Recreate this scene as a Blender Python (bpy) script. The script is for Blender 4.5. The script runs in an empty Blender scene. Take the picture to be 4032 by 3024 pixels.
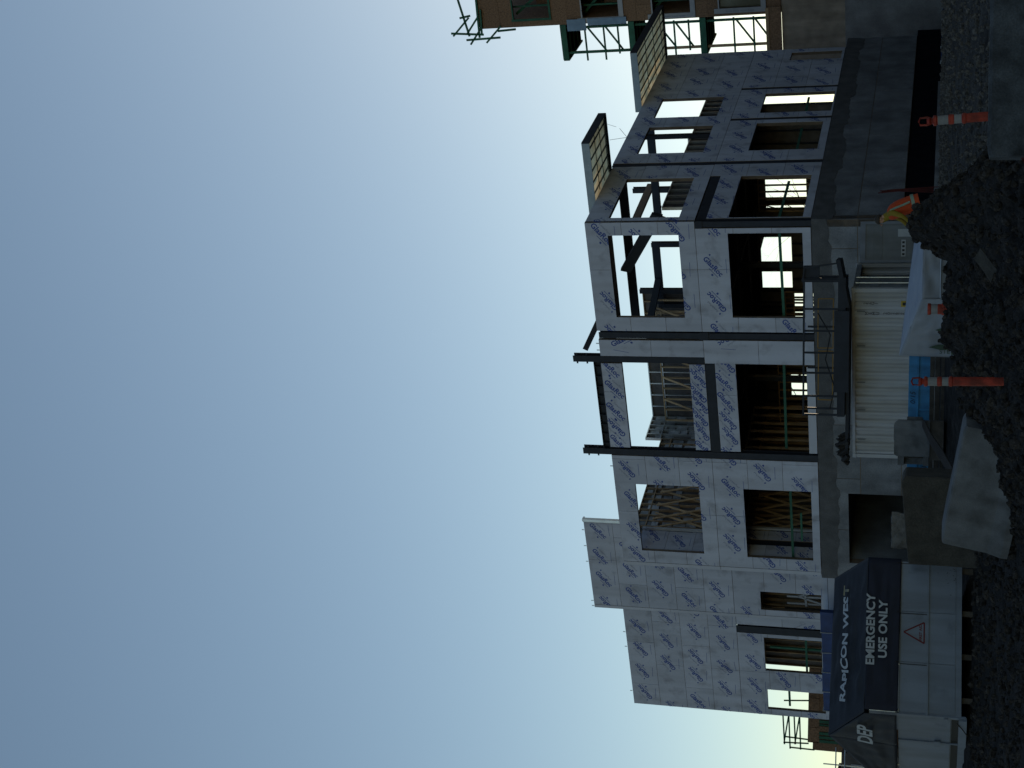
import bpy, bmesh, math, random
from mathutils import Vector, Matrix, Euler, noise
random.seed(7)
sc = bpy.context.scene
COL = sc.collection
rad = math.radians

# ------------------------------------------------------------------ camera
# the picture was taken with the phone held upright but is stored lying on its side:
# the camera is turned a quarter, so "up" in the place points left in the frame
cd = bpy.data.cameras.new('camera'); cam = bpy.data.objects.new('camera', cd); COL.objects.link(cam)
pitch, roll = rad(16.7), rad(1.22)
RT = Vector((1, 0, 0)); FW = Vector((0, math.cos(pitch), math.sin(pitch))); UP = Vector((0, -math.sin(pitch), math.cos(pitch)))
ux = math.cos(roll)*RT + math.sin(roll)*UP
vx = math.sin(roll)*RT - math.cos(roll)*UP
M = Matrix((vx, ux, -FW)).transposed().to_4x4()
cam.matrix_world = Matrix.Translation((0, 0, 1.5)) @ M
cd.sensor_width = 36; cd.lens = 50.45; cd.clip_end = 3000
sc.camera = cam

# ------------------------------------------------------------------ sky and sun
SUN_HEAD, SUN_EL = 30.0, 8.0          # behind the building, a little to the right
w = bpy.data.worlds.new('World'); sc.world = w; w.use_nodes = True
nt = w.node_tree; nt.nodes.clear()
sky = nt.nodes.new('ShaderNodeTexSky'); sky.sky_type = 'NISHITA'; sky.sun_disc = False
sky.sun_elevation = rad(SUN_EL); sky.sun_rotation = rad(SUN_HEAD)
sky.altitude = 0; sky.air_density = 0.91; sky.dust_density = 0.2; sky.ozone_density = 0.9
bg = nt.nodes.new('ShaderNodeBackground'); bg.inputs[1].default_value = 0.1
ow = nt.nodes.new('ShaderNodeOutputWorld')
nt.links.new(sky.outputs[0], bg.inputs[0]); nt.links.new(bg.outputs[0], ow.inputs[0])
sl = bpy.data.lights.new('sun', 'SUN'); sl.energy = 2.0; sl.angle = rad(0.5); sl.color = (1, .80, .56)
so = bpy.data.objects.new('sun', sl); COL.objects.link(so)
d = Vector((math.sin(rad(SUN_HEAD))*math.cos(rad(SUN_EL)), math.cos(rad(SUN_HEAD))*math.cos(rad(SUN_EL)), math.sin(rad(SUN_EL))))
so.rotation_euler = d.to_track_quat('Z', 'Y').to_euler()
vs = sc.view_settings; vs.view_transform = 'Standard'; vs.look = 'None'; vs.gamma = 1; vs.exposure = 0.68
sc.cycles.max_bounces = 6; sc.cycles.diffuse_bounces = 3

# ------------------------------------------------------------------ materials
MATS = {}
def mat(name, col, rough=.8, metal=0, var=.12, scale=3, fine=60, bump=0, rnd=.06, grime=None, streak=None, spec=.3):
    if name in MATS: return MATS[name]
    m = bpy.data.materials.new(name); m.use_nodes = True
    n = m.node_tree.nodes; l = m.node_tree.links
    bs = n['Principled BSDF']; bs.inputs['Roughness'].default_value = rough; bs.inputs['Metallic'].default_value = metal
    bs.inputs['Specular IOR Level'].default_value = spec
    tc = n.new('ShaderNodeTexCoord')
    def nz(sc_, det=6, mp=None):
        t = n.new('ShaderNodeTexNoise'); t.inputs['Scale'].default_value = sc_; t.inputs['Detail'].default_value = det
        src = tc.outputs['Object']
        if mp:
            k = n.new('ShaderNodeMapping'); k.inputs['Scale'].default_value = mp; l.new(src, k.inputs[0]); src = k.outputs[0]
        l.new(src, t.inputs['Vector']); return t
    def ramp(src, a, b, lo=.3, hi=.7):
        r = n.new('ShaderNodeValToRGB'); l.new(src, r.inputs[0])
        r.color_ramp.elements[0].position = lo; r.color_ramp.elements[1].position = hi
        r.color_ramp.elements[0].color = (*a, 1); r.color_ramp.elements[1].color = (*b, 1); return r.outputs[0]
    def mul(a, b, f=1, mode='MULTIPLY'):
        x = n.new('ShaderNodeMix'); x.data_type = 'RGBA'; x.blend_type = mode; x.inputs[0].default_value = f
        l.new(a, x.inputs[6]); l.new(b, x.inputs[7]); return x.outputs[2]
    lo = tuple(c*(1-var) for c in col); hi = tuple(min(1, c*(1+var)) for c in col)
    c = ramp(nz(scale).outputs[0], lo, hi)
    c = mul(c, ramp(nz(fine, 3).outputs[0], (1-var*.8,)*3, (1+var*.5,)*3))
    if grime: c = mul(c, ramp(nz(grime[0], 8).outputs[0], grime[1], (1, 1, 1), grime[2], grime[3]))
    if streak: c = mul(c, ramp(nz(streak[0], 6, (1, 1, .12)).outputs[0], streak[1], (1, 1, 1), .35, .6))
    if rnd:
        oi = n.new('ShaderNodeObjectInfo'); c = mul(c, ramp(oi.outputs['Random'], (1-rnd,)*3, (1+rnd,)*3, 0, 1))
    l.new(c, bs.inputs['Base Color'])
    if bump:
        b = n.new('ShaderNodeBump'); b.inputs['Strength'].default_value = bump; b.inputs['Distance'].default_value = .03
        l.new(nz(fine*.5, 8).outputs[0], b.inputs['Height']); l.new(b.outputs[0], bs.inputs['Normal'])
    MATS[name] = m; return m
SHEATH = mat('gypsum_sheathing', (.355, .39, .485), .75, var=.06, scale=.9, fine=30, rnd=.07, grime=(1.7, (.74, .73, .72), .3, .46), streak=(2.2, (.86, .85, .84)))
EDGE = mat('sheathing_edge', (.37, .40, .48), .7, var=.05)
INK = mat('blue_ink', (.022, .052, .23), .6, var=.1, rnd=0)
INKF = mat('faded_ink', (.10, .12, .20), .6, var=.1, rnd=0)
STUDB = mat('stud_backing', (.11, .088, .07), .8, var=.2)
BRACE = mat('brace_lumber', (.42, .31, .19), .75, var=.25, scale=2, fine=40, rnd=.2)
WOOD = mat('framing_lumber', (.27, .195, .125), .75, var=.3, scale=2, fine=40, rnd=.2)
GALV = mat('galvanised_steel', (.50, .54, .57), .38, metal=.75, var=.12)
STEEL = mat('primed_steel', (.016, .021, .032), .6, var=.2, rnd=.1, spec=.2)
DECK = mat('deck_steel', (.05, .055, .06), .5, metal=.4, var=.2)
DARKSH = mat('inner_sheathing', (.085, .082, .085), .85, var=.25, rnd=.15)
INSUL = mat('wrapped_batts', (.24, .26, .29), .5, var=.4, rnd=.4)
CONC = mat('formed_concrete', (.155, .17, .195), .85, var=.22, scale=1.2, fine=22, bump=.15, rnd=.14, grime=(.8, (.68, .68, .69), .35, .6), streak=(1.4, (.82, .82, .83)))
CONCR = mat('rough_concrete', (.072, .076, .085), .9, var=.25, scale=2, fine=25, bump=.4)
CONCB = mat('cast_concrete', (.118, .126, .138), .9, var=.16, scale=3, fine=60, bump=.25, grime=(2.2, (.66, .65, .64), .36, .52), streak=(2.5, (.78, .77, .76)))
CONCD = mat('muddy_concrete', (.042, .040, .036), .95, var=.3, scale=3, fine=30, bump=.4)
MEMB = mat('black_membrane', (.006, .007, .011), .95, var=.3, spec=.03)
GREEN = mat('green_lumber', (.018, .085, .058), .75, var=.25, rnd=.15)
OSB = mat('osb_board', (.145, .092, .06), .85, var=.4, scale=14, fine=55, rnd=.15, bump=.1)
SOIL = mat('dark_soil', (.021, .0195, .019), .95, var=.6, scale=3, fine=25, bump=1.0, rnd=0, spec=.1)
SOIL2 = mat('clod_soil', (.040, .036, .033), .95, var=.75, scale=5, fine=30, bump=1.0, rnd=.4, spec=.1)
GRAV = mat('gravel', (.048, .045, .043), .95, var=.55, scale=2, fine=18, bump=1.0, rnd=0, spec=.1)
CREAM = mat('cream_paint', (.295, .32, .37), .5, var=.06, scale=1.5, rnd=0, streak=(3, (.80, .77, .70)))
DOORG = mat('grey_door_paint', (.11, .13, .155), .5, var=.1, streak=(3, (.8, .78, .74)))
WHITEP = mat('white_painted_steel', (.135, .165, .215), .5, var=.06, scale=1.2, streak=(3, (.78, .77, .76)), grime=(2.5, (.7, .7, .7), .25, .42))
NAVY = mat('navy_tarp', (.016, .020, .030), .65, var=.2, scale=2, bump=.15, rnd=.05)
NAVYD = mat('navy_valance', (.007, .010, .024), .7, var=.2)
LETTER = mat('white_lettering', (.30, .33, .37), .6, var=.08, rnd=0)
GOLD = mat('gold_lettering', (.19, .17, .10), .6, var=.1, rnd=0)
REDP = mat('red_paint', (.09, .008, .012), .6, rnd=0)
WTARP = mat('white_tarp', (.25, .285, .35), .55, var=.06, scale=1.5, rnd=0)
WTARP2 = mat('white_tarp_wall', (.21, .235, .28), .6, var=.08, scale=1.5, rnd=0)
LEAFP = mat('green_print', (.035, .06, .042), .7, rnd=0)
BLUET = mat('blue_tarp', (.012, .035, .13), .55, var=.2, rnd=.1)
BLUEP = mat('blue_paint', (.022, .17, .37), .5, var=.15, rnd=.04, streak=(4, (.65, .62, .6)))
BLACK = mat('black_plastic', (.012, .012, .013), .6)
RUBBER = mat('cable_rubber', (.03, .025, .022), .7)
ORANGE = mat('safety_orange', (.27, .028, .014), .55, var=.15, rnd=.04, grime=(7, (.42, .36, .34), .38, .6))
REFL = mat('reflective_band', (.15, .16, .175), .4, var=.15)
OLDW = mat('weathered_timber', (.062, .055, .048), .9, var=.3, scale=5, bump=.2, rnd=.2)
RUST = mat('rusty_red_steel', (.06, .010, .010), .8, var=.4)
GREYST = mat('pale_rock', (.11, .11, .11), .9, var=.3, scale=6, bump=.5)
YELL = mat('yellow_jacket', (.17, .125, .012), .8, var=.15, rnd=0)
VEST = mat('orange_vest', (.36, .046, .010), .8, var=.12, rnd=0)
STRIPE = mat('vest_stripe', (.17, .24, .19), .5, rnd=0)
SKIN = mat('skin', (.32, .18, .12), .6, rnd=0)
HAIR = mat('dark_hair', (.03, .024, .02), .8, rnd=0)
PANTS = mat('dark_trousers', (.02, .022, .03), .9, rnd=0)
WRAP = mat('white_house_wrap', (.24, .26, .30), .7, var=.1)
BARK = mat('bare_bark', (.035, .028, .022), .9, var=.3)
GLASS = mat('window_glass', (.10, .10, .075), .12, var=.1)
BLUEW = mat('pale_blue_wrap', (.14, .22, .33), .7, var=.15)
SHEET = bpy.data.materials.new('warm_glow_roof_sheet'); SHEET.use_nodes = True
_n = SHEET.node_tree.nodes; _l = SHEET.node_tree.links; _n.clear()
_t = _n.new('ShaderNodeBsdfTranslucent'); _d = _n.new('ShaderNodeBsdfDiffuse'); _m = _n.new('ShaderNodeMixShader'); _o = _n.new('ShaderNodeOutputMaterial'); _x = _n.new('ShaderNodeTexNoise'); _r = _n.new('ShaderNodeValToRGB'); _c = _n.new('ShaderNodeTexCoord')
_x.inputs['Scale'].default_value = 1.3; _r.color_ramp.elements[0].color = (.78, .52, .25, 1); _r.color_ramp.elements[1].color = (1.0, .80, .46, 1); _r.color_ramp.elements[0].position = .35; _r.color_ramp.elements[1].position = .65  # translucent sheet made for a warm glow; amber colour stands in for sunlight
_l.new(_c.outputs['Object'], _x.inputs['Vector']); _l.new(_x.outputs[0], _r.inputs[0]); _l.new(_r.outputs[0], _t.inputs[0]); _l.new(_r.outputs[0], _d.inputs[0]); _m.inputs[0].default_value = .05
_l.new(_t.outputs[0], _m.inputs[1]); _l.new(_d.outputs[0], _m.inputs[2]); _l.new(_m.outputs[0], _o.inputs[0])
YSTR = mat('yellow_strap', (.22, .13, .03), .7)

# ------------------------------------------------------------------ mesh helpers
class MB:
    def __init__(s): s.v = []; s.f = []
    def box(s, x0, x1, y0, y1, z0, z1):
        i = len(s.v)
        s.v += [(x, y, z) for z in (z0, z1) for y in (y0, y1) for x in (x0, x1)]
        s.f += [tuple(i+k for k in q) for q in ((0, 2, 3, 1), (4, 5, 7, 6), (0, 1, 5, 4), (2, 6, 7, 3), (0, 4, 6, 2), (1, 3, 7, 5))]
        return s
    def bar(s, p, q, wd, ht=None, up=(0, 0, 1)):
        ht = ht or wd; p = Vector(p); q = Vector(q); t = (q-p).normalized(); u = Vector(up)
        if abs(t.dot(u)) > .97: u = Vector((1, 0, 0)) if abs(t.x) < .9 else Vector((0, 1, 0))
        a = t.cross(u).normalized()*wd/2; b = a.cross(t).normalized()*ht/2; i = len(s.v)
        for c in (p, q): s.v += [tuple(c-a-b), tuple(c+a-b), tuple(c+a+b), tuple(c-a+b)]
        s.f += [tuple(i+k for k in r) for r in ((0, 1, 2, 3), (7, 6, 5, 4), (0, 4, 5, 1), (1, 5, 6, 2), (2, 6, 7, 3), (3, 7, 4, 0))]
        return s
    def tube(s, pts, r, n=6):
        pts = [Vector(p) for p in pts]; rs = r if isinstance(r, (list, tuple)) else [r]*len(pts); i0 = len(s.v)
        for k, p in enumerate(pts):
            t = (pts[min(k+1, len(pts)-1)]-pts[max(k-1, 0)]).normalized()
            u = Vector((0, 0, 1)) if abs(t.z) < .9 else Vector((1, 0, 0))
            a = t.cross(u).normalized(); b = a.cross(t)
            for j in range(n):
                g = 2*math.pi*j/n; s.v.append(tuple(p+(a*math.cos(g)+b*math.sin(g))*rs[k]))
        for k in range(len(pts)-1):
            for j in range(n):
                a0 = i0+k*n+j; a1 = i0+k*n+(j+1) % n; s.f.append((a0, a1, a1+n, a0+n))
        s.f.append(tuple(i0+j for j in range(n))[::-1]); s.f.append(tuple(i0+(len(pts)-1)*n+j for j in range(n)))
        return s
    def lathe(s, prof, c=(0, 0), n=16):
        i0 = len(s.v)
        for r, z in prof:
            for j in range(n): g = 2*math.pi*j/n; s.v.append((c[0]+r*math.cos(g), c[1]+r*math.sin(g), z))
        for k in range(len(prof)-1):
            for j in range(n): a = i0+k*n+j; b = i0+k*n+(j+1) % n; s.f.append((a, b, b+n, a+n))
        s.f.append(tuple(i0+j for j in range(n))[::-1]); s.f.append(tuple(i0+(len(prof)-1)*n+j for j in range(n)))
        return s
    def prism(s, poly, vec):
        i = len(s.v); n = len(poly); v = Vector(vec)
        s.v += [tuple(p) for p in poly]+[tuple(Vector(p)+v) for p in poly]
        s.f.append(tuple(range(i, i+n))[::-1]); s.f.append(tuple(range(i+n, i+2*n)))
        for k in range(n): a = i+k; b = i+(k+1) % n; s.f.append((a, b, b+n, a+n))
        return s
    def quad(s, *p): i = len(s.v); s.v += [tuple(q) for q in p]; s.f.append(tuple(range(i, i+len(p)))); return s
    def build(s, name, m, parent=None, off=(0, 0, 0), smooth=False, bevel=0):
        me = bpy.data.meshes.new(name)
        o3 = Vector(off)
        me.from_pydata([tuple(Vector(v)-o3) for v in s.v], [], s.f); me.materials.append(m)
        if bevel or len(s.f) > 6:
            bm = bmesh.new(); bm.from_mesh(me); bmesh.ops.recalc_face_normals(bm, faces=bm.faces)
            if bevel: bmesh.ops.bevel(bm, geom=bm.edges[:], offset=bevel, segments=2, affect='EDGES', profile=.6)
            bm.to_mesh(me); bm.free()
        if smooth:
            for p in me.polygons: p.use_smooth = True
        return link(name, me, parent)
def link(name, me, parent=None):
    o = bpy.data.objects.new(name, me); COL.objects.link(o)
    if parent: o.parent = parent
    return o
def tag(o, label, cat, group=None):
    o['label'] = label; o['category'] = cat
    if group: o['group'] = group
    return o
def kind(o, k): o['kind'] = k; return o
def root(name, loc, rz=0, label=None, cat=None, group=None):
    o = bpy.data.objects.new(name, None); COL.objects.link(o); o.location = loc; o.rotation_euler = (0, 0, rz)
    o.empty_display_size = .3
    return tag(o, label, cat, group) if label else o
def text_mesh(txt, size, bold=0, shear=0, align='CENTER', sx=1, res=3, space=1):
    c = bpy.data.curves.new('lettering', 'FONT'); c.body = txt; c.size = size; c.offset = bold; c.shear = shear
    c.align_x = align; c.align_y = 'CENTER'; c.resolution_u = res; c.space_character = space
    o = bpy.data.objects.new('lettering', c); COL.objects.link(o)
    dg = bpy.context.evaluated_depsgraph_get(); dg.update()
    me = bpy.data.meshes.new_from_object(o.evaluated_get(dg))
    bpy.data.objects.remove(o); bpy.data.curves.remove(c); me.materials.clear()
    if sx != 1: me.transform(Matrix.Diagonal((sx, 1, 1, 1)))
    return me
def place_text(name, txt, size, m, parent, origin, ux_, uy_, off=(0, 0, 0), warp=None, **kw):
    """flat lettering laid on a surface: origin + x*ux_ + y*uy_"""
    me = text_mesh(txt, size, **kw); ux_ = Vector(ux_).normalized(); uy_ = Vector(uy_).normalized(); o3 = Vector(origin)-Vector(off)
    nrm = ux_.cross(uy_)
    for v in me.vertices:
        x, y = v.co.x, v.co.y; v.co = o3+ux_*x+uy_*y
        if warp: v.co += nrm*warp(x, y)
    me.materials.append(m); return link(name, me, parent)

# ------------------------------------------------------------------ ground
GP = [(-60, 0), (18, 0), (24, .1), (27, .25), (33, .74), (37, 1.12), (41, 1.45), (47, 1.66), (52, 1.66), (70, 1.5), (110, 1.4), (1500, 1.0)]
def gz(x, y):
    for (a, za), (b, zb) in zip(GP, GP[1:]):
        if y <= b: t = (y-a)/(b-a); return za+(zb-za)*t
    return GP[-1][1]
def nz3(x, y, s, amp, seed=0):
    return amp*noise.fractal(Vector((x*s+seed, y*s-seed, seed*.37)), .9, 2.1, 5)
def heightfield(name, xs, ys, fn, m):
    V = [(x, y, fn(x, y)) for y in ys for x in xs]; n = len(xs)
    F = [(j*n+i, j*n+i+1, (j+1)*n+i+1, (j+1)*n+i) for j in range(len(ys)-1) for i in range(n-1)]
    me = bpy.data.meshes.new(name); me.from_pydata(V, [], F); me.materials.append(m)
    for p in me.polygons: p.use_smooth = True
    return link(name, me)
def frange(a, b, st):
    n = max(1, round((b-a)/st)); return [a+(b-a)*i/n for i in range(n+1)]
xs = [-900, -300, -100, -50, -30]+frange(-20, 26, .14)[0:]+[34, 50, 100, 300, 900]
ys = [-60, -20, 0, 10, 16]+frange(20, 38, .12)+frange(38.4, 62, .5)+[66, 70, 80, 95, 110, 160, 250, 450, 800, 1500]
def ground_fn(x, y):
    z = gz(x, y)
    if 18 < y < 40 and -22 < x < 24:
        z += nz3(x, y, .9, .05, 3)+nz3(x, y, 3.5, .035, 9)+nz3(x, y, 9, .016, 5)
        # tyre ruts across the foreground
        z -= .05*max(0, math.sin(y*2.3+.4*math.sin(x*.5)))**4
    return z
kind(heightfield('ground', xs, ys, ground_fn, SOIL), 'structure')
def road_fn(x, y): return gz(x, y)+.03+.02*noise.noise(Vector((x*1.3, y*1.3, 2)))+nz3(x, y, 6, .018, 2)
kind(heightfield('gravel_road', frange(4.2, 24, .13), frange(21.5, 60, .16), road_fn, GRAV), 'structure')

# soil heap in the middle foreground
RID = [(-2.6, .25), (-1.4, .55), (-.6, .95), (-.23, 1.15), (.23, 1.25), (.77, 1.27), (.84, 1.42), (1.06, 1.5), (1.29, 1.52), (1.46, 1.41), (1.75, 1.56), (1.96, 1.5), (2.22, 1.52), (2.36, 1.5),
       (2.47, 1.68), (2.68, 1.84), (2.8, 2.06), (3.0, 2.16), (3.35, 2.06), (3.61, 1.55), (4.0, 1.15), (4.39, .79), (4.58, .6), (5.2, .2), (6.5, 0)]
def ridge(x):
    if x <= RID[0][0]: return RID[0][1]
    for (a, za), (b, zb) in zip(RID, RID[1:]):
        if x <= b: return za+(zb-za)*(x-a)/(b-a)
    return 0
def mound_fn(x, y):
    g = gz(x, y)-.12
    r = ridge(x+.05*noise.noise(Vector((x*3, y*2, 1))))
    yr = 27+.25*math.sin(x*1.9)
    if y < yr: t = max(0, 1-(yr-y)/8.0); h = r*t**.85
    else: t = max(0, 1-(y-yr)/2.6); h = r*t
    z = max(g, h)
    if z > g+.02:
        k = min(1, (z-g)*2.2)
        c = noise.fractal(Vector((x*1.6, y*1.6, 4)), .8, 2.2, 5)
        v = noise.voronoi(Vector((x*4.2, y*4.2, 1)))[0][0]
        z += k*(.11*c+.10*(.45-v)+.05*noise.noise(Vector((x*9, y*9, 7)))+.03*noise.noise(Vector((x*19, y*19, 3))))
    return z
kind(heightfield('soil_mound', frange(-3, 6.4, .045), frange(18.6, 30, .05), mound_fn, SOIL), 'structure')
# clods and stones scattered over heap and foreground: nobody could count them
def clods(name, n, area, zf, smin, smax, m, seed):
    rnd = random.Random(seed); b = bmesh.new(); bmesh.ops.create_icosphere(b, subdivisions=1, radius=1); base = [v.co.copy() for v in b.verts]; bf = [tuple(v.index for v in f.verts) for f in b.faces]; b.free()
    V = []; F = []
    for i in range(n):
        x = rnd.uniform(*area[:2]); y = rnd.uniform(*area[2:]); s = smin+(smax-smin)*rnd.random()**4
        R = Euler((rnd.uniform(0, 6), rnd.uniform(0, 6), rnd.uniform(0, 6))).to_matrix(); k = len(V); z = zf(x, y)
        S = (rnd.uniform(.7, 1.3), rnd.uniform(.6, 1.2), rnd.uniform(.5, .9))
        for c in base:
            q = R @ Vector((c.x*S[0], c.y*S[1], c.z*S[2]))*s*rnd.uniform(.75, 1.2); V.append((x+q.x, y+q.y, z+q.z+s*.25))
        F += [tuple(k+j for j in f) for f in bf]
    me = bpy.data.meshes.new(name); me.from_pydata(V, [], F); me.materials.append(m); return kind(link(name, me), 'stuff')
def mound_or_ground(x, y): return max(mound_fn(x, y), ground_fn(x, y))
o = clods('soil_clods', 7500, (-2.4, 5.2, 19.2, 28.2), mound_or_ground, .012, .10, SOIL2, 1); tag(o, 'loose dark clods and stones over the soil heap', 'soil')
o = clods('ground_stones', 5200, (-10, -1.6, 22.5, 33), ground_fn, .012, .10, SOIL2, 2); tag(o, 'small dark stones strewn over the muddy foreground ground', 'stones')
o = clods('road_gravel', 9000, (4.4, 15, 24, 52), road_fn, .02, .10, mat('gravel_stone', (.062, .057, .052), .9, var=.7, scale=6, fine=20), 3); tag(o, 'grey gravel spread over the road beside the building', 'gravel')

# ------------------------------------------------------------------ building frame
TH = rad(31.5)
CORNER = Vector((6.06, 52.0, 0))
XB = Vector((math.cos(TH), -math.sin(TH), 0)); RB = Vector((math.sin(TH), math.cos(TH), 0))
def L2W(a, b, z=0): return CORNER+XB*a+RB*b+Vector((0, 0, z))
ZB, ZS, ZT = 6.11, 10.30, 14.42
bld = root('unfinished_building', L2W(0, 0, 0), -TH, 'two storey building shell clad in blue printed grey sheathing boards above a concrete base', 'building')
def front(b=0): return lambda u, z, dd: (u, b-dd, z)
def right(a=0): return lambda u, z, dd: (a+dd, u, z)

def cut_rects(bm, keep, holes):
    """keep only what lies inside the rectangle and outside the openings (flat mesh in x,y)"""
    lines = [(0, keep[0]), (0, keep[1]), (1, keep[2]), (1, keep[3])]
    for h in holes: lines += [(0, h[0]), (0, h[1]), (1, h[2]), (1, h[3])]
    xs_ = [v.co.x for v in bm.verts]; ys_ = [v.co.y for v in bm.verts]
    if not xs_: return
    bb = (min(xs_), max(xs_), min(ys_), max(ys_))
    for ax, c in lines:
        if bb[ax*2] < c < bb[ax*2+1]:
            p = [0, 0, 0]; p[ax] = c; nn = [0, 0, 0]; nn[ax] = 1
            bmesh.ops.bisect_plane(bm, geom=bm.verts[:]+bm.edges[:]+bm.faces[:], plane_co=p, plane_no=nn)
    kill = []
    for f in bm.faces:
        c = f.calc_center_median()
        if not (keep[0] < c.x < keep[1] and keep[2] < c.y < keep[3]) or any(h[0] < c.x < h[1] and h[2] < c.y < h[3] for h in holes): kill.append(f)
    bmesh.ops.delete(bm, geom=kill, context='FACES')

def slab_cells(fr, u0, u1, z0, z1, holes, d0, d1, name, m, parent):
    """a flat plate with rectangular openings, front at d1, back at d0"""
    if 'panel' in name:      # an opening right across a board leaves two boards
        for h in holes:
            if h[2] <= z0 and h[3] >= z1 and u0 < h[0] and h[1] < u1:
                slab_cells(fr, u0, h[0], z0, z1, holes, d0, d1, name, m, parent); return slab_cells(fr, h[1], u1, z0, z1, holes, d0, d1, name, m, parent)
            if h[0] <= u0 and h[1] >= u1 and z0 < h[2] and h[3] < z1:
                slab_cells(fr, u0, u1, z0, h[2], holes, d0, d1, name, m, parent); return slab_cells(fr, u0, u1, h[3], z1, holes, d0, d1, name, m, parent)
    us = sorted({u0, u1}|{min(max(h[k], u0), u1) for h in holes for k in (0, 1)}); zs = sorted({z0, z1}|{min(max(h[k], z0), z1) for h in holes for k in (2, 3)})
    def solid(i, j):
        if not (0 <= i < len(us)-1 and 0 <= j < len(zs)-1): return False
        cu = (us[i]+us[i+1])/2; cz = (zs[j]+zs[j+1])/2
        return not any(h[0] < cu < h[1] and h[2] < cz < h[3] for h in holes)
    mb = MB(); any_ = False
    for i in range(len(us)-1):
        for j in range(len(zs)-1):
            if not solid(i, j): continue
            any_ = True
            a, b, c, e = us[i], us[i+1], zs[j], zs[j+1]
            mb.quad(fr(a, c, d1), fr(b, c, d1), fr(b, e, d1), fr(a, e, d1))
            mb.quad(fr(a, e, d0), fr(b, e, d0), fr(b, c, d0), fr(a, c, d0))
            if not solid(i-1, j): mb.quad(fr(a, c, d0), fr(a, c, d1), fr(a, e, d1), fr(a, e, d0))
            if not solid(i+1, j): mb.quad(fr(b, c, d1), fr(b, c, d0), fr(b, e, d0), fr(b, e, d1))
            if not solid(i, j-1): mb.quad(fr(a, c, d0), fr(b, c, d0), fr(b, c, d1), fr(a, c, d1))
            if not solid(i, j+1): mb.quad(fr(a, e, d1), fr(b, e, d1), fr(b, e, d0), fr(a, e, d0))
    if not any_: return None
    me = bpy.data.meshes.new(name); me.from_pydata(mb.v, [], mb.f); me.materials.append(m)
    return link(name, me, parent)

# the print on the boards, as flat ink: word, small word, leaf mark, dash
def logo_units():
    out = []
    for up in (0, 1):
        bm = bmesh.new()
        def add(me, mx, mi):
            me.transform(mx); k = len(bm.faces); bm.from_mesh(me); bm.faces.ensure_lookup_table()
            for f in bm.faces[k:]: f.material_index = mi
            bpy.data.meshes.remove(me)
        R = Matrix.Rotation(rad(39), 4, 'Z')
        add(text_mesh('GlasRoc', .30, bold=.008, res=2), R, 0)
        add(text_mesh('CertainTeed', .11, res=1), R @ Matrix.Translation((-.06, .245, 0)), 1)
        bmesh.ops.delete(bm, geom=[], context='FACES')
        def poly(pts, mi):
            f = bm.faces.new([bm.verts.new((p[0], p[1], 0)) for p in pts]); f.material_index = mi
        # underline
        for a, b, hh, mi in ((-.05, .47, .010, 0), ):
            poly([R @ Vector(p) for p in ((a, -.175-hh, 0), (b, -.175-hh, 0), (b, -.175+hh, 0), (a, -.175+hh, 0))], mi)
        poly([R @ Vector(p) for p in ((-.42, .21, 0), (-.48, .21, 0), (-.48, .28, 0), (-.42, .28, 0))], 0)
        # maple leaf
        lf = [(0, -.07), (.012, -.03), (.06, -.035), (.05, -.005), (.075, .02), (.03, .03), (.035, .06), (.012, .045), (0, .085), (-.012, .045), (-.035, .06), (-.03, .03), (-.075, .02), (-.05, -.005), (-.06, -.035), (-.012, -.03)]
        poly([(x*.8+.36, y*.8-.06) for x, y in lf], 0)
        if up: bmesh.ops.transform(bm, matrix=Matrix.Rotation(math.pi, 4, 'Z'), verts=bm.verts)
        poly([(-.30, -.52), (.30, -.52), (.30, -.505), (-.30, -.505)], 0)
        out.append(bm)
    return out
LOGO = logo_units()
LOGO_FULL = {}
def put_logo(fr, u, z, flip, turn, keep, holes, parent):
    bm = LOGO[flip].copy(); jr = random.Random(int(u*977+z*131))
    bmesh.ops.transform(bm, matrix=Matrix.Rotation(jr.gauss(0, .035), 4, 'Z') @ Matrix.Scale(jr.uniform(.93, 1.04), 4), verts=bm.verts)
    if turn: bmesh.ops.transform(bm, matrix=Matrix.Rotation(turn, 4, 'Z'), verts=bm.verts)
    area0 = sum(f.calc_area() for f in bm.faces)
    bmesh.ops.translate(bm, verts=bm.verts, vec=(u, z, 0))
    cut_rects(bm, keep, holes)
    if sum(f.calc_area() for f in bm.faces) < .2*area0: bm.free(); return
    for v in bm.verts: v.co = fr(v.co.x, v.co.y, .004)
    me = bpy.data.meshes.new('printed_logo'); bm.to_mesh(me); bm.free(); me.materials.append(INK); me.materials.append(INKF)
    lo_ = link('printed_logo', me, parent)
    if any(h[0] < u+1.1 and h[1] > u-1.1 and h[2] < z+1.1 and h[3] > z-1.1 for h in holes): lo_['kind'] = 'stuff'

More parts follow.
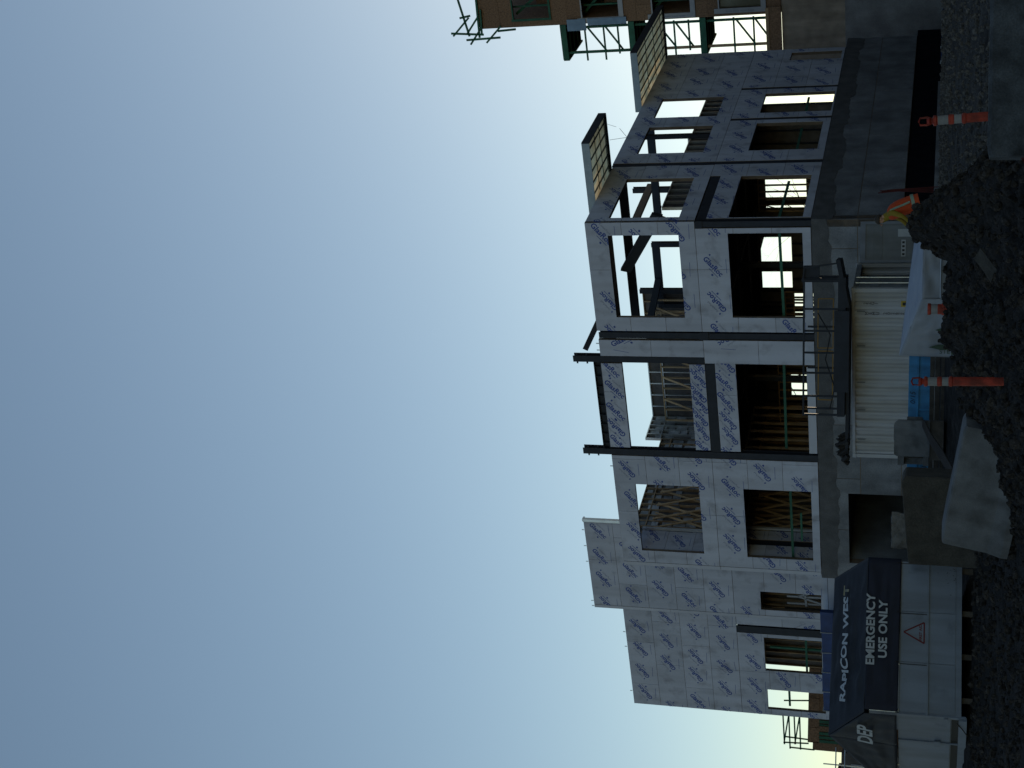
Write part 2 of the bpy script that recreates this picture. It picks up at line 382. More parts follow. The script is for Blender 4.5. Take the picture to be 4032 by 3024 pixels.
def wall(name, fr, u0, u1, z0, z1, holes=(), rowh=1.32, plen=2.64, flip=0, seed=0, m=SHEATH, back=True, logos=True, turn=0, gap=.007, label=None, thick=.15, ph=0):
    rnd = random.Random(seed)
    base = slab_cells(fr, u0, u1, z0, z1, holes, -thick, -.016, name, STUDB, bld)
    if label: base['label'] = label
    n = max(1, round((z1-z0)/rowh)); h = (z1-z0)/n
    for r in range(n):
        a, b = z0+r*h, z0+(r+1)*h
        x = u0-(plen*.5 if r % 2 else 0)+ph
        if x > u0: x -= plen
        while x < u1-.05:
            p, q = max(x, u0), min(x+plen, u1)
            if q-p > .04:
                slab_cells(fr, p+gap, q-gap, a+gap, b-gap, holes, -.015, 0, 'panel', m, base)
            x += plen
        if logos:
            st = h*1.06; x = u0+rnd.uniform(-.3, .3)+(st*.5 if r % 2 else 0)
            while x < u1+.3:
                fl = flip if rnd.random() < .78 else 1-flip
                if rnd.random() < .93: put_logo(fr, x+rnd.uniform(-.16, .16), a+h*.55+rnd.uniform(-.06, .06), fl, turn, (u0, u1, a, b), holes, base)
                x += st
    return base

F0 = front(0); F3 = front(2.9); F3b = front(3.05); R0 = right(0)
wall('sheathing_wall', F0, -4.6, 0, ZS+.003, ZT, [(-4.0, -.53, 10.92, 13.58)], seed=1)
wall('sheathing_wall', F0, -4.6, -.28, ZB+.02, ZS+.0, [(-3.98, -.49, 6.43, 9.11)], seed=2)
wall('sheathing_wall', F0, -5.73, -5.0, ZS+.003, ZT-.02, seed=3, turn=rad(-100), rowh=2.1)
wall('sheathing_wall', F0, -6.0, -4.97, ZB+.02, ZS+.0, seed=4, turn=rad(-95), rowh=2.1)
wall('sheathing_wall', F0, -10.02, -6.06, 13.58, ZT, seed=5, flip=1, rowh=.84)
wall('sheathing_wall', F0, -10.03, -6.05, 10.31, 10.92, seed=6, rowh=.61)
wall('sheathing_wall', F0, -10.05, -5.98, 9.12, 9.92, seed=7, rowh=.8)
wall('sheathing_wall', F0, -10.02, -6.08, ZB+.02, 6.45, logos=False, m=EDGE, rowh=.4)
wall('sheathing_wall', F0, -15.87, -10.42, ZS+.003, ZT, [(-15.25, -11.82, 10.92, 13.57)], seed=8)
wall('sheathing_wall', F0, -15.87, -10.42, ZB+.02, ZS+.0, [(-15.3, -11.85, 6.43, 9.12)], seed=9)
wall('sheathing_wall', F0, -16.06, -15.88, ZB+.02, ZT, logos=False, m=EDGE, rowh=4, label='narrow pale end board of the front wall')
wall('sheathing_wall', F3, -20.85, -16.1, 10.33, 16.87, seed=10, flip=1)
wall('sheathing_wall', F3, -21.03, -20.86, 6.15, 16.87, logos=False, m=EDGE, rowh=4)
wall('sheathing_wall', F3, -20.85, -16.1, 6.15, 10.325, [(-20.52, -19.48, 6.45, 9.12)], seed=11)
wall('sheathing_wall', F3b, -27.05, -21.04, 10.32, 15.56, seed=12)
wall('sheathing_wall', F3b, -21.6, -21.04, 6.16, 10.315, seed=13, turn=rad(-100), rowh=2)
wall('sheathing_wall', F3b, -27.05, -22.08, 6.16, 10.315, [(-24.28, -22.28, 6.5, 9.1), (-26.68, -25.45, 6.4, 9.08)], seed=14)
wall('sheathing_wall', R0, 0.01, 5.32, ZS+.003, ZT, [(.42, 4.06, 10.92, 13.58)], seed=15)
wall('sheathing_wall', R0, 5.64, 19, ZS+.003, ZT+.06, [(6.63, 9.57, 10.95, 13.68), (10.65, 13.0, 10.95, 13.7)], seed=16)
wall('sheathing_wall', R0, .28, 5.32, ZB+.02, ZS+.0, [(.32, 4.13, 6.43, 9.1), (.1, 4.2, 9.9, 10.4)], seed=17)
wall('sheathing_wall', R0, 5.64, 10.02, ZB+.02, ZS+.0, [(6.68, 9.66, 6.43, 9.14)], seed=18)
wall('sheathing_wall', R0, 10.28, 13.72, ZB+.02, ZS+.0, [(10.83, 13.18, 6.2, 9.16)], seed=19)
wall('sheathing_wall', R0, 13.98, 19, ZB+.02, ZS+.0, [(17.45, 18.55, 6.25, 8.55)], seed=20)

def part(name, m, parent=bld, bevel=0):
    class _B(MB):
        def done(s): return s.build(name, m, parent, bevel=bevel)
    return _B()
def ibeam_v(a0, a1, b0, b1, z0, z1, name='steel_column', face='f'):
    mb = MB()
    if face == 'f':   # flanges face the front
        bm_ = (b0+b1)/2; am = (a0+a1)/2
        mb.box(a0, a1, b0, b0+.025, z0, z1); mb.box(a0, a1, b1-.025, b1, z0, z1); mb.box(am-.012, am+.012, b0+.026, b1-.026, z0, z1)
    else:
        am = (a0+a1)/2; bm_ = (b0+b1)/2
        mb.box(a0, a0+.025, b0, b1, z0, z1); mb.box(a1-.025, a1, b0, b1, z0, z1); mb.box(a0+.026, a1-.026, bm_-.012, bm_+.012, z0, z1)
    return mb.build(name, STEEL, bld)
# steel columns left showing between the clad bays
ibeam_v(-.24, -.02, .02, .24, ZB, ZS); part('connection_plate', STEEL).box(-.26, .015, -.012, .012, 10.02, 10.29).done()
ibeam_v(-4.93, -4.68, .03, .28, ZB, ZT-.05); part('connection_plate', STEEL).box(-4.97, -4.64, -.0, .026, 10.08, 10.42).done()
c2 = ibeam_v(-6.02, -5.75, .02, .27, 10.32, 15.53)
c3 = ibeam_v(-10.4, -10.12, .02, .28, ZB, 15.6)
for c, a0, a1 in ((c2, -6.02, -5.75), (c3, -10.4, -10.12)):
    for z in (14.95, 15.35): MB().box(a0-.1, a1+.1, .06, .1, z, z+.06).build('bracket_tab', STEEL, c)
ibeam_v(-.24, -.02, 5.36, 5.6, ZB, ZT+.05, face='r')
ibeam_v(-.24, -.02, 10.06, 10.24, ZB, ZS, face='r'); ibeam_v(-.24, -.02, 13.76, 13.94, ZB, ZS, face='r')
ibeam_v(-22.02, -21.64, 3.0, 3.3, 6.16, 10.315)
def ibeam_h(a0, a1, b0, b1, z0, z1, stiff=0, name='steel_beam'):
    mb = MB(); bm_ = (b0+b1)/2
    mb.box(a0, a1, b0, b1, z1-.03, z1); mb.box(a0, a1, b0, b1, z0, z0+.03); mb.box(a0, a1, bm_-.012, bm_+.012, z0+.031, z1-.031)
    for k in range(stiff): x = a0+(k+.5)*(a1-a0)/stiff; mb.box(x-.012, x+.012, b0+.01, b1-.01, z0+.032, z1-.032)
    return mb.build(name, STEEL, bld)
ibeam_h(-10.1, -6.04, .05, .3, ZT+.01, 14.73, 9)
part('steel_channel', STEEL).box(-10.1, -6.03, .02, .09, 9.935, 10.3).done()
part('steel_beam', STEEL).box(-.1, -.02, .3, 4.15, 9.91, 10.27).done()
part('raking_beam', STEEL).bar((-4.75, 1, 14.6), (-6.0, 1, 15.25), .14, .22).done()

# ---- concrete base
def cwall(name, fr, u0, u1, z0, z1, holes=(), **k): return wall(name, fr, u0, u1, z0, z1, holes, logos=False, m=CONC, rowh=1.7, plen=2.5, gap=.014, thick=.3, **k)
cwall('foundation_wall', front(-.06), -16.1, .06, 1.4, 6.05, [(-15.27, -11.81, 1, 4.98)])
cwall('foundation_wall', right(.06), -.06, 20, 2.95, 6.05, ph=.4)
cwall('foundation_wall', front(2.84), -27.1, -16.1, 1.2, 6.05)
def rough_band(fr, u0, u1, z0, z1, seed):
    rnd = random.Random(seed); mb = MB(); us = frange(u0, u1, .22); zl = [z0+rnd.uniform(-.05, .04) for _ in us]
    k = 0
    for i in range(len(us)):
        if i % 7 == 0: k = rnd.uniform(-.12, .12)
        zl[i] += k
    for i in range(len(us)-1):
        a, b = us[i], us[i+1]
        mb.quad(fr(a, zl[i], .012), fr(b, zl[i+1], .012), fr(b, z1, .02), fr(a, z1, .02))
        mb.quad(fr(a, zl[i], -.004), fr(b, zl[i+1], -.004), fr(b, zl[i+1], .012), fr(a, zl[i], .012))
        mb.quad(fr(a, z1, .02), fr(b, z1, .02), fr(b, z1, -.2), fr(a, z1, -.2))
    mb.build('rough_concrete_band', CONCR, bld)
rough_band(front(-.06), -16.1, .08, 5.42, ZB-.01, 1); rough_band(right(.06), -.08, 20, 5.42, ZB-.01, 2); rough_band(front(2.84), -27.1, -16.1, 5.42, ZB-.01, 3)
part('waterproof_membrane', MEMB).box(-.2, -.02, .0, 21, 1.2, 2.95).done()
# basement doorway: side walls, back and floor behind the dark opening
part('doorway_side_wall', CONC).box(-15.6, -15.28, .25, 7, 1.3, 4.98).done()
part('doorway_back_wall', CONCR).box(-15.6, -11.5, 7, 7.2, 1.3, 5.2).done()
part('doorway_ceiling', CONCR).box(-15.6, -11.5, .25, 7.1, 5.0, 5.3).done()
part('doorway_side_wall', CONCR).box(-11.8, -11.5, .25, 7, 1.3, 4.98).done()
# floors
part('floor_slab', CONCR).box(-15.8, -.3, .3, 12.6, 5.8, 6.09).done()
part('floor_slab', CONCR).box(-26.9, -15.81, 3.25, 12.6, 5.8, 6.09).done()
part('floor_slab', CONCR).box(-9, -.3, 12.61, 18.9, 5.8, 6.09).done()
part('floor_slab', CONCR).box(-15.8, -.35, .35, 12.6, 10.12, 10.27).done()
part('floor_slab', CONCR).box(-26.9, -15.81, 3.25, 12.6, 10.12, 10.27).done()
part('floor_slab', CONCR).box(-9, -.35, 12.61, 18.9, 10.12, 10.27).done()
# corrugated deck seen from below: each rib a strip
mb = part('deck_ribs', DECK)
for i in range(62):
    b = .4+i*.2; mb.box(-26.8 if b > 3.3 else -15.7, -.4, b, b+.1, 10.02, 10.11)
kind(mb.done(), 'stuff')
for b in (2.9, 6.0, 9.2, 12.3): part('floor_joist_beam', STEEL).box(-15.7 if b < 3 else -26.8, -.4, b, b+.16, 9.72, 10.0).done()
for a in (-4.8, -10.26, -16):
    part('floor_joist_beam', STEEL).box(a-.08, a+.08, .4, 12.4, 9.66, 9.71).done()
    for b in (6.0, 12.3): part('inner_column', STEEL).box(a-.1, a+.1, b, b+.2, 6.1, 9.65).done()

# ---- rear and party walls, framed with studs
def stud_wall(name, fr, u0, u1, z0, z1, sp=.41, holes=(), m=WOOD, sheet=DARKSH, w_=.045, dp=.12, sheet_on=True, batts=False, seed=0, plates=(), bd=1):
    """studs are parts; a sheet closes the far side (away from the side we look from when bd=-1)"""
    rnd = random.Random(seed)
    if sheet_on: bs = slab_cells(fr, u0, u1, z0, z1, holes, -dp-.02, -dp-.004, name, sheet, bld)
    else: bs = slab_cells(fr, u0, u1, z0, z0+.045, (), -dp, 0, name, m, bld)
    n = round((u1-u0)/sp)
    for i in range(n+1):
        u = u0+(u1-u0)*i/n
        segs = [(z0, z1)]
        for h in holes:
            if h[0] < u < h[1]: segs = [(a, b) for s in segs for a, b in ((s[0], min(s[1], h[2])), (max(s[0], h[3]), s[1])) if b-a > .05]
        for a, b in segs: slab_cells(fr, u-w_/2, u+w_/2, a+.047, b-.047, (), -dp, -.001, 'stud', m, bs)
    for z in (z0, z1-.045)+tuple(plates): slab_cells(fr, u0, u1, z, z+.044, (), -dp, .003, 'plate', m, bs)
    if batts:
        for i in range(n):
            u = u0+(u1-u0)*(i+.5)/n; z = z0+.06
            while z < z1-.3:
                hh = rnd.uniform(.22, .55)
                if rnd.random() < .7: slab_cells(fr, u-sp*.40, u+sp*.40, z, min(z+hh, z1-.08), (), -dp-.003, -dp+rnd.uniform(.02, .09), 'insulation_batt', INSUL, bs)
                z += hh+rnd.uniform(.02, .2)
    return bs
RL = [(-10.9, -9.55, 7.2, 8.2), (-5.2, -3.2, 7.5, 9.3), (-8.15, -6.67, 8.25, 9.64), (-9.26, -8.43, 8.27, 9.64), (-15.12, -13.86, 7.72, 8.5)]
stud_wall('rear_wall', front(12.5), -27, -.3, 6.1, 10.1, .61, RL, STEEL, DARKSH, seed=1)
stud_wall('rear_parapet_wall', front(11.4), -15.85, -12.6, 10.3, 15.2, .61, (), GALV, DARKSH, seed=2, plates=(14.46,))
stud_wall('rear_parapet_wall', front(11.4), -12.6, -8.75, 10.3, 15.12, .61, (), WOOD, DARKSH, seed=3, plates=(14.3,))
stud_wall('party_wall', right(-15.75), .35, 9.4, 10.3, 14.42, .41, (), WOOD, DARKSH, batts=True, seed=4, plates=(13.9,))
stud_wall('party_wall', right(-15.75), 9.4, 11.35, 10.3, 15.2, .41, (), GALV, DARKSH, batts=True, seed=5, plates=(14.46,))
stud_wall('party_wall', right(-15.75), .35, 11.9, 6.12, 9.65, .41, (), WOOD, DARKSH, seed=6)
# diagonal braces against the party wall
for b0 in (1.9, 2.6, 3.6, 4.6, 5.6, 7.0):
    for z0, z1 in ((10.4, 13.6), (6.2, 9.2)):
        part('diagonal_brace', BRACE).bar((-15.6, b0, z0), (-15.6, b0+1.3, z1), .04, .09).done()
        part('diagonal_brace', BRACE).bar((-15.5, b0+1.3, z0), (-15.5, b0, z1), .04, .09).done()
# partitions behind the right-hand windows
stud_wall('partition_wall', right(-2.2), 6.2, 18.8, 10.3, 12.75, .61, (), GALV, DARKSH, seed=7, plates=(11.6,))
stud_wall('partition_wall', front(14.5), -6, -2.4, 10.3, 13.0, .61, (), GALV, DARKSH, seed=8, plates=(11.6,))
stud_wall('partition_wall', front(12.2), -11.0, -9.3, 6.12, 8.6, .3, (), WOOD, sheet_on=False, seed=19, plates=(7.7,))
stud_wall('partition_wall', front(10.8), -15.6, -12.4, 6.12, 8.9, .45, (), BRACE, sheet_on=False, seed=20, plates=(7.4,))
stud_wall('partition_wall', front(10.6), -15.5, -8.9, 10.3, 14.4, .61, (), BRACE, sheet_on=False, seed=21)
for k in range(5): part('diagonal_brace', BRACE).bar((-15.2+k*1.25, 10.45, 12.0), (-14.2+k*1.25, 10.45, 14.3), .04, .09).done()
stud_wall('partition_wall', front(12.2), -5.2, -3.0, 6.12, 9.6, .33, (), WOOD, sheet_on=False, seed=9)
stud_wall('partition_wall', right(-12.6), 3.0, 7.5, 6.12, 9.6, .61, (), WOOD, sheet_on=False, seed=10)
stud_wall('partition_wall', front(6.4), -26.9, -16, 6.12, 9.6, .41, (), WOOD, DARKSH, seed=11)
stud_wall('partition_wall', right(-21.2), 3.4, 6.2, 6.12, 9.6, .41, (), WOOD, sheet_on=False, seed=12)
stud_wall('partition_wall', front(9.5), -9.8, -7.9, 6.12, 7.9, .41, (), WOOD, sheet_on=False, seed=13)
wall('inner_sheathing_wall', right(-15.5), .3, 1.75, 10.35, 13.9, seed=31, label='sheathed return wall seen through the left front window')
wall('inner_sheathing_wall', right(-15.4), .3, 2.0, 6.15, 9.6, [(1.0, 1.4, 6, 9.7)], seed=32)
part('inner_column', STEEL).box(-15.6, -15.45, 1.02, 1.38, 6.15, 9.6).done()
part('corner_trim', LETTER).box(-15.48, -15.38, 1.76, 1.86, 10.35, 13.9).done(); part('corner_trim', LETTER).box(-15.38, -15.28, 2.02, 2.12, 6.15, 9.6).done()
# upper storey steel inside the corner bay
ibeam_v(-6.36, -6.14, 11.0, 11.2, 10.3, 14.4, 'inner_column'); ibeam_v(-8.75, -8.53, 11.0, 11.2, 10.3, 15.15, 'inner_column'); ibeam_v(-9.5, -9.28, 11.0, 11.2, 10.3, 14.3, 'inner_column')
part('steel_beam', STEEL).box(-9.3, -6.15, 11.02, 11.18, 14.03, 14.38).done()
part('raking_beam', STEEL).bar((-8.0, 11, 14.2), (-9.7, 8.6, 14.45), .16, .3).done()
part('raking_beam', STEEL).bar((-.7, 2.2, 12.1), (-4.3, 4.6, 14.15), .14, .42).done()
part('steel_beam', STEEL).box(-7.3, -.3, 5.3, 5.55, 13.95, 14.28).done()
part('steel_beam', STEEL).bar((-.5, 12.6, 14.3), (-6.2, 12.6, 14.3), .2, .34).done()
ibeam_v(-6.3, -6.05, 17.0, 17.25, 10.3, 16.4, 'inner_column'); part('steel_beam', STEEL).box(-6.2, -6.05, 13.4, 17.6, 15.4, 15.75).done()
part('inner_column', STEEL).box(-.62, -.44, 9.7, 9.88, 10.3, 14.3).done()

# ---- roof strips that oversail the right-hand wall
def roof_strip(b0, b1, a_in, a_out, z, label):
    base = part('roof_overhang', mat('coated_fascia', (.20, .25, .30), .5, metal=.2, var=.1))
    base.box(a_in, a_out, b0, b0+.04, z, z+.30)           # front fascia
    o = base.done(); o['label'] = label
    MB().box(a_out, a_out+.04, b0, b1, z-.01, z+.30).build('side_fascia', STEEL, o)
    MB().quad((max(a_in, -.3), b0+.045, z+.10), (a_out-.004, b0+.045, z+.10), (a_out-.004, b1, z+.10), (max(a_in, -.3), b1, z+.10)).build('roof_sheet', SHEET, o)
    if a_in < -1: MB().box(a_in, -.31, b0+.045, b1, z+.26, z+.295).build('roof_deck', DECK, o)
    MB().box(max(a_in, -.3), a_out, b1+.001, b1+.04, z-.01, z+.30).build('rear_fascia', STEEL, o)
    n = round(a_out/.42)
    for i in range(n):
        a = a_out*(i+.3)/n; MB().box(a, a+.028, b0+.046, b1-.01, z+.04, z+.095).build('joist', STEEL if i % 3 == 1 else DOORG, o)
    for k in range(3): b = b0+(b1-b0)*(k+1)/3.6; MB().box(.05, a_out-.01, b, b+.03, z-.012, z+.008).build('strap', STEEL, o)
    for k in range(4): a = a_out*(k+.7)/4.4; MB().box(a, a+.03, b0-.01, b0+.0, z+.1, z+.13).build('bolt', LETTER, o)
    return o
roof_strip(2.1, 5.2, -7.2, 2.3, ZT+.03, 'near steel framed roof overhang')
roof_strip(12.2, 19.0, -.3, 2.4, ZT+.09, 'far steel framed roof overhang')
part('roof_bracket', STEEL).box(.35, .5, 4.3, 4.6, ZT+.34, ZT+.5).done()
for p, q in (((1.9, 5.2, 14.5), (1.7, 5.3, 14.1)), ((1.2, 5.2, 14.4), (1.25, 5.3, 13.7)), ((1.25, 5.3, 13.7), (1.6, 5.4, 14.0))): part('loose_wire', STEEL).tube([p, q], .008, 4).done()

# open end of the tall parapet
part('end_stud', GALV).box(-15.92, -15.84, 2.75, 2.9, 14.3, 16.88).done(); part('end_stud', GALV).box(-16.09, -16.02, 2.9, 3.05, 14.3, 16.86).done()
part('top_track', GALV).box(-16.0, -15.86, 2.78, 3.0, 16.8, 16.87).done()
for a, b, z in ((-16.5, 2.85, 16.9), (-17.4, 2.85, 16.9), (-18.3, 2.85, 16.9), (-20.6, 2.85, 16.9), (-20.9, 2.85, 16.9), (-22.5, 3.0, 15.6), (-23.4, 3.0, 15.6), (-26.2, 3.0, 15.6), (-11, .05, 14.46), (-5.2, .05, 14.45), (-5.5, .05, 14.45)):
    part('lifting_clip', GALV).box(a-.015, a+.015, b, b+.03, z-.03, z+.08).done()
part('base_board', EDGE).box(-21.0, -17.9, 2.70, 2.76, 5.78, 6.12).done()
# green timber guard rails across the lower openings
for p, q in (((-.55, .3, 7.28), (-4.1, .3, 7.24)), ((-6.1, .3, 7.32), (-10.0, .3, 7.36)), ((-11.9, .3, 7.28), (-15.4, .3, 7.28)), ((-22.2, 3.3, 7.23), (-24.4, 3.3, 7.23)), ((-25.4, 3.4, 8.1), (-26.7, 3.4, 8.1)),
             ((-.3, .5, 7.34), (-.3, 4.2, 7.3)), ((-.3, 6.7, 7.3), (-.3, 9.7, 7.3)), ((-.3, 10.8, 7.3), (-.3, 13.3, 7.33))):
    part('guard_rail', GREEN).bar(p, q, .04, .10).done()
part('guard_post', GREEN).bar((-23.2, 3.5, 6.1), (-23.2, 3.5, 8.9), .09).done(); part('guard_post', GREEN).bar((-14.6, .4, 6.9), (-13.2, .4, 6.9), .08).done()
part('door_leaf', WRAP).box(-21.9, -21.86, 4.2, 5.1, 6.15, 8.3).done()
# cross brace seen in the narrow opening
for p, q in (((-19.6, 3.3, 6.6), (-19.95, 3.3, 7.5)), ((-20.3, 3.3, 6.5), (-19.95, 3.3, 7.5)), ((-19.5, 3.3, 7.2), (-20.5, 3.3, 7.15)), ((-20.0, 3.35, 6.2), (-20.0, 3.35, 8.0)), ((-20.4, 3.35, 6.2), (-20.4, 3.35, 8.0))):
    part('diagonal_brace', WRAP).bar(p, q, .05, .09).done()
#PART2
# ------------------------------------------------------------------ timber apartment block beyond, right
def rel(o): return o.matrix_basis.translation
nbr = root('timber_apartment_block', L2W(0, 24, 1.4), -TH, 'tall brown board clad apartment block with green timber balconies beyond the right hand wall', 'building')
def nb_part(name, m, parent=nbr):
    class _B(MB):
        def done(s): return s.build(name, m, parent, off=(0, 24, 1.4))
    return _B()
def nfr(u, z, dd): return (u, 0-dd, z-1.4)
NW = [(.62, 2.2, 21.5, 23.5), (.5, 2.6, 17.8, 19.8), (.5, 2.6, 14.1, 16.1), (.6, 3.2, 10.55, 12.7)]
ow_ = slab_cells(nfr, .22, 46, 9.6, 25.4, NW, -.25, -.02, 'board_wall', OSB, nbr)  # block lengthened out of view to keep bright sky off the right wall
for r in range(13):
    z = 9.6+r*1.22; x = .22-(1.6 if r % 2 else .35)
    while x < 8:
        slab_cells(nfr, max(x, .22)+.006, min(x+2.44, 12)-.006, z+.006, min(z+1.22, 25.4)-.006, NW, -.018, 0, 'osb_panel', OSB, ow_); x += 2.44
for i, (a0, a1, z0, z1) in enumerate(NW):
    fr_ = nb_part('window_frame', GREEN if i == 0 else WRAP)
    t = .22 if i else .08
    fr_.box(a0-t, a0+.03, 23.93, 23.985, z0-t, z1+t); fr_.box(a0+.031, a1, 23.93, 23.985, z0-t, z0+.03); fr_.box(a0+.031, a1, 23.93, 23.985, z1-.05, z1+.02)
    fo = fr_.done()
    if i == 3:
        nb_part('window_pane', GLASS, fo).box(a0+.03, a1, 24.12, 24.14, z0+.03, z1-.05).done()
        nb_part('window_mullion', BLACK, fo).box(a0+1.2, a0+1.28, 24.05, 24.12, z0+.03, z1-.05).done()
    else:
        for k in range(3): nb_part('window_stud', GREEN, fo).box(a0+.5+k*.6, a0+.58+k*.6, 24.5, 24.6, z0-.2, z1+.3).done()
        nb_part('brace', GREEN, fo).bar((a0+.1, 24.7, z1), (a1, 24.7, z0), .06, .14).done()
        nb_part('inner_board', OSB, fo).box(a0+.3, a1+1.5, 25.6, 25.66, z0-.3, z0+1.1).done()
    if i in (1, 2, 3):
        tx = place_text('flashing_print', 'FLASH  ROOF  FLASH  FLASH', .11, INKF, fo, (a0-.12, 23.922, (z0+z1)/2), (0, 0, -1), (1, 0, 0), off=(0, 24, 1.4), res=1)
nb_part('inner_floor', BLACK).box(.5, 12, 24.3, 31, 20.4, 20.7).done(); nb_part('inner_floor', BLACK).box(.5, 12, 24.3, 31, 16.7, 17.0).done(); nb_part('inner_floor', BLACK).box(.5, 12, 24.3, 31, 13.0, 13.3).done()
nb_part('rear_wall', OSB).box(.3, 46, 31, 31.2, 9.6, 25.4).done(); nb_part('end_wall', OSB).box(.22, .4, 24.26, 31, 9.6, 24.8).done()
nb_part('unseen_shade_wing', OSB).box(24, 46, -6, 23.9, 1.4, 15).done()  # unseen wing added to shade the right-hand wall
# balconies: edge beam, joisted soffit, posts, rails and raking braces
for z in (20.72, 17.1, 13.4):
    bb = nb_part('balcony', GREEN); bb.box(-1.65, .2, 24.0, 24.09, z, z+.32); o = bb.done()
    nb_part('end_beam', GREEN, o).box(-1.72, -1.63, 24.0, 27.2, z-.02, z+.3).done()
    nb_part('balcony_soffit', MEMB, o).box(-1.62, .2, 24.1, 27.2, z+.06, z+.3).done()
    for k in range(3): nb_part('joist', GREEN, o).box(-1.62, .2, 24.7+k*.8, 24.76+k*.8, z, z+.055).done()
for z0, z1 in ((17.45, 20.7), (13.75, 17.08), (9.7, 13.38)):
    for a, w_ in ((-1.35, .12), (-.02, .11)):
        nb_part('balcony_post', GREEN if z0 > 14 or a > -1 else WOOD).bar((a, 24.2, z0), (a, 24.2, z1), w_).done()
    for zz in (z0+.55, z0+1.3, z0+2.3):
        nb_part('balcony_rail', GREEN).bar((-1.8 if zz > z0+1 else -1.5, 24.15, zz), (.1, 24.15, zz), .05, .09).done()
    nb_part('raking_brace', GREEN).bar((-1.4, 24.3, z0+.35), (-.05, 24.3, z0+1.25), .05, .09).done()
    nb_part('raking_brace', GREEN).bar((-1.4, 24.3, z0+1.25), (-.05, 24.3, z0+2.2), .05, .09).done()
nb_part('blue_wrap', BLUEW).box(-.1, .5, 23.88, 23.93, 19.6, 20.6).done(); nb_part('blue_wrap', BLUEW).box(.15, .5, 23.88, 23.93, 17.45, 19.5).done()
# loose scaffold timbers on the roof edge
for p, q in (((1.9, 24, 26.35), (-.1, 24, 26.0)), ((.1, 24, 27.0), (-.05, 24, 25.2)), ((-.05, 24, 26.9), (.9, 24, 25.9)), ((.05, 24, 26.1), (.9, 24, 25.4)), ((-.55, 24, 26.0), (.3, 24, 25.3)), ((-.5, 24, 25.1), (.35, 24, 24.2)),
             ((-.3, 24, 26.2), (-.25, 24, 24.3)), ((0, 24, 25.3), (1.3, 24, 25.2)), ((-.2, 24, 25.45), (1.9, 24, 25.35)), ((.1, 24, 24.4), (.15, 24, 23.4)), ((1.0, 24, 25.8), (.9, 24, 26.4))):
    nb_part('scaffold_timber', GREEN).bar((p[0], 23.9, p[2]), (q[0], 23.9, q[2]), .07, .1).done()
nb_part('floor_edge_board', OSB).box(-1.75, .6, 23.9, 24.1, 9.6, 10.25).done(); nb_part('edge_trim', WOOD).box(-1.75, .55, 23.86, 23.9, 10.2, 10.36).done()
nb_part('concrete_wall', mat('board_formed_concrete', (.24, .215, .19), .85, var=.2, scale=2, bump=.2, streak=(2, (.7, .68, .66)))).box(-3.4, 46, 24.05, 24.4, 6.46, 9.58).done()
nb_part('concrete_wall', CONC).box(-3.4, 46, 23.6, 24.0, 1.4, 6.45).done()

# ------------------------------------------------------------------ timber block beyond, left
lbk = root('timber_townhouse', (-21, 75, 1.4), 0, 'low board clad townhouse frame with green roof scaffold beyond the left end of the building', 'building')
def lb_part(name, m, parent=lbk):
    class _B(MB):
        def done(s): return s.build(name, m, parent, off=(-21, 75, 1.4))
    return _B()
lb_part('board_wall', OSB).box(-18.42, -13, 75, 75.2, 1.4, 7.5).done(); lb_part('board_wall', OSB).box(-18.05, -13, 75.0, 75.2, 7.2, 7.76).done()
for i in range(6): lb_part('osb_panel', OSB).box(-18.0+i*.75, -17.27+i*.75, 74.96, 74.995, 7.2, 7.75).done()
for i in range(7): lb_part('corrugated_sheet', GREEN).box(-18.0+i*.2, -17.86+i*.2, 74.9, 74.95, 5.4, 7.18).done()
lb_part('corner_board', OSB).box(-17.4, -17.15, 74.86, 74.9, 5.4, 7.2).done()
for p, q in (((-16.5, 9.05), (-18.25, 8.92)), ((-16.5, 8.48), (-18.2, 8.37)), ((-16.5, 8.75), (-18.45, 8.63)), ((-16.5, 8.2), (-18.45, 8.1)), ((-18.15, 8.92), (-18.1, 7.7)), ((-17.85, 8.9), (-17.9, 7.75)), ((-18.38, 8.65), (-18.4, 7.4)), ((-16.8, 8.75), (-18.2, 8.95)), ((-16.8, 8.2), (-18.2, 8.4)), ((-16.0, 9.0), (-15.9, 7.7)), ((-15.0, 9.0), (-15.1, 7.7))):
    lb_part('scaffold_timber', GREEN).bar((p[0], 74.95, p[1]), (q[0], 74.95, q[1]), .06, .07).done()
scf = root('scaffold_frame', (-19.0, 66, 1.4), 0, 'thin grey tube scaffold at the left frame edge behind the navy tarp', 'scaffold')
for z in (4.1, 5.35, 5.75): MB().tube([(-2.0, 0, z-1.4), (3.0, 0, z-1.4)], .03).build('scaffold_tube', GALV, scf)
for x in (-.6, .9, 2.2): MB().tube([(x, .06, 0), (x, .06, 4.9)], .03).build('scaffold_tube', GALV, scf)
cab = root('site_cabin', (-20.6, 70, 1.4), 0, 'small site cabin with dark red roof edge at the far left', 'cabin')
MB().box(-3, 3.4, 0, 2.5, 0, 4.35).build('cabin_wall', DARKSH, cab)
MB().box(-3.2, 2.2, -.3, 2.8, 4.36, 4.62).build('cabin_roof', RUST, cab)
for k in range(2):
    wn = MB().box(1.5+k*.8, 2.1+k*.8, -.05, -.01, 3.0, 3.9).build('cabin_window', WRAP, cab); MB().box(1.6+k*.8, 2.0+k*.8, -.07, -.055, 3.1, 3.6).build('pane', GLASS, wn)

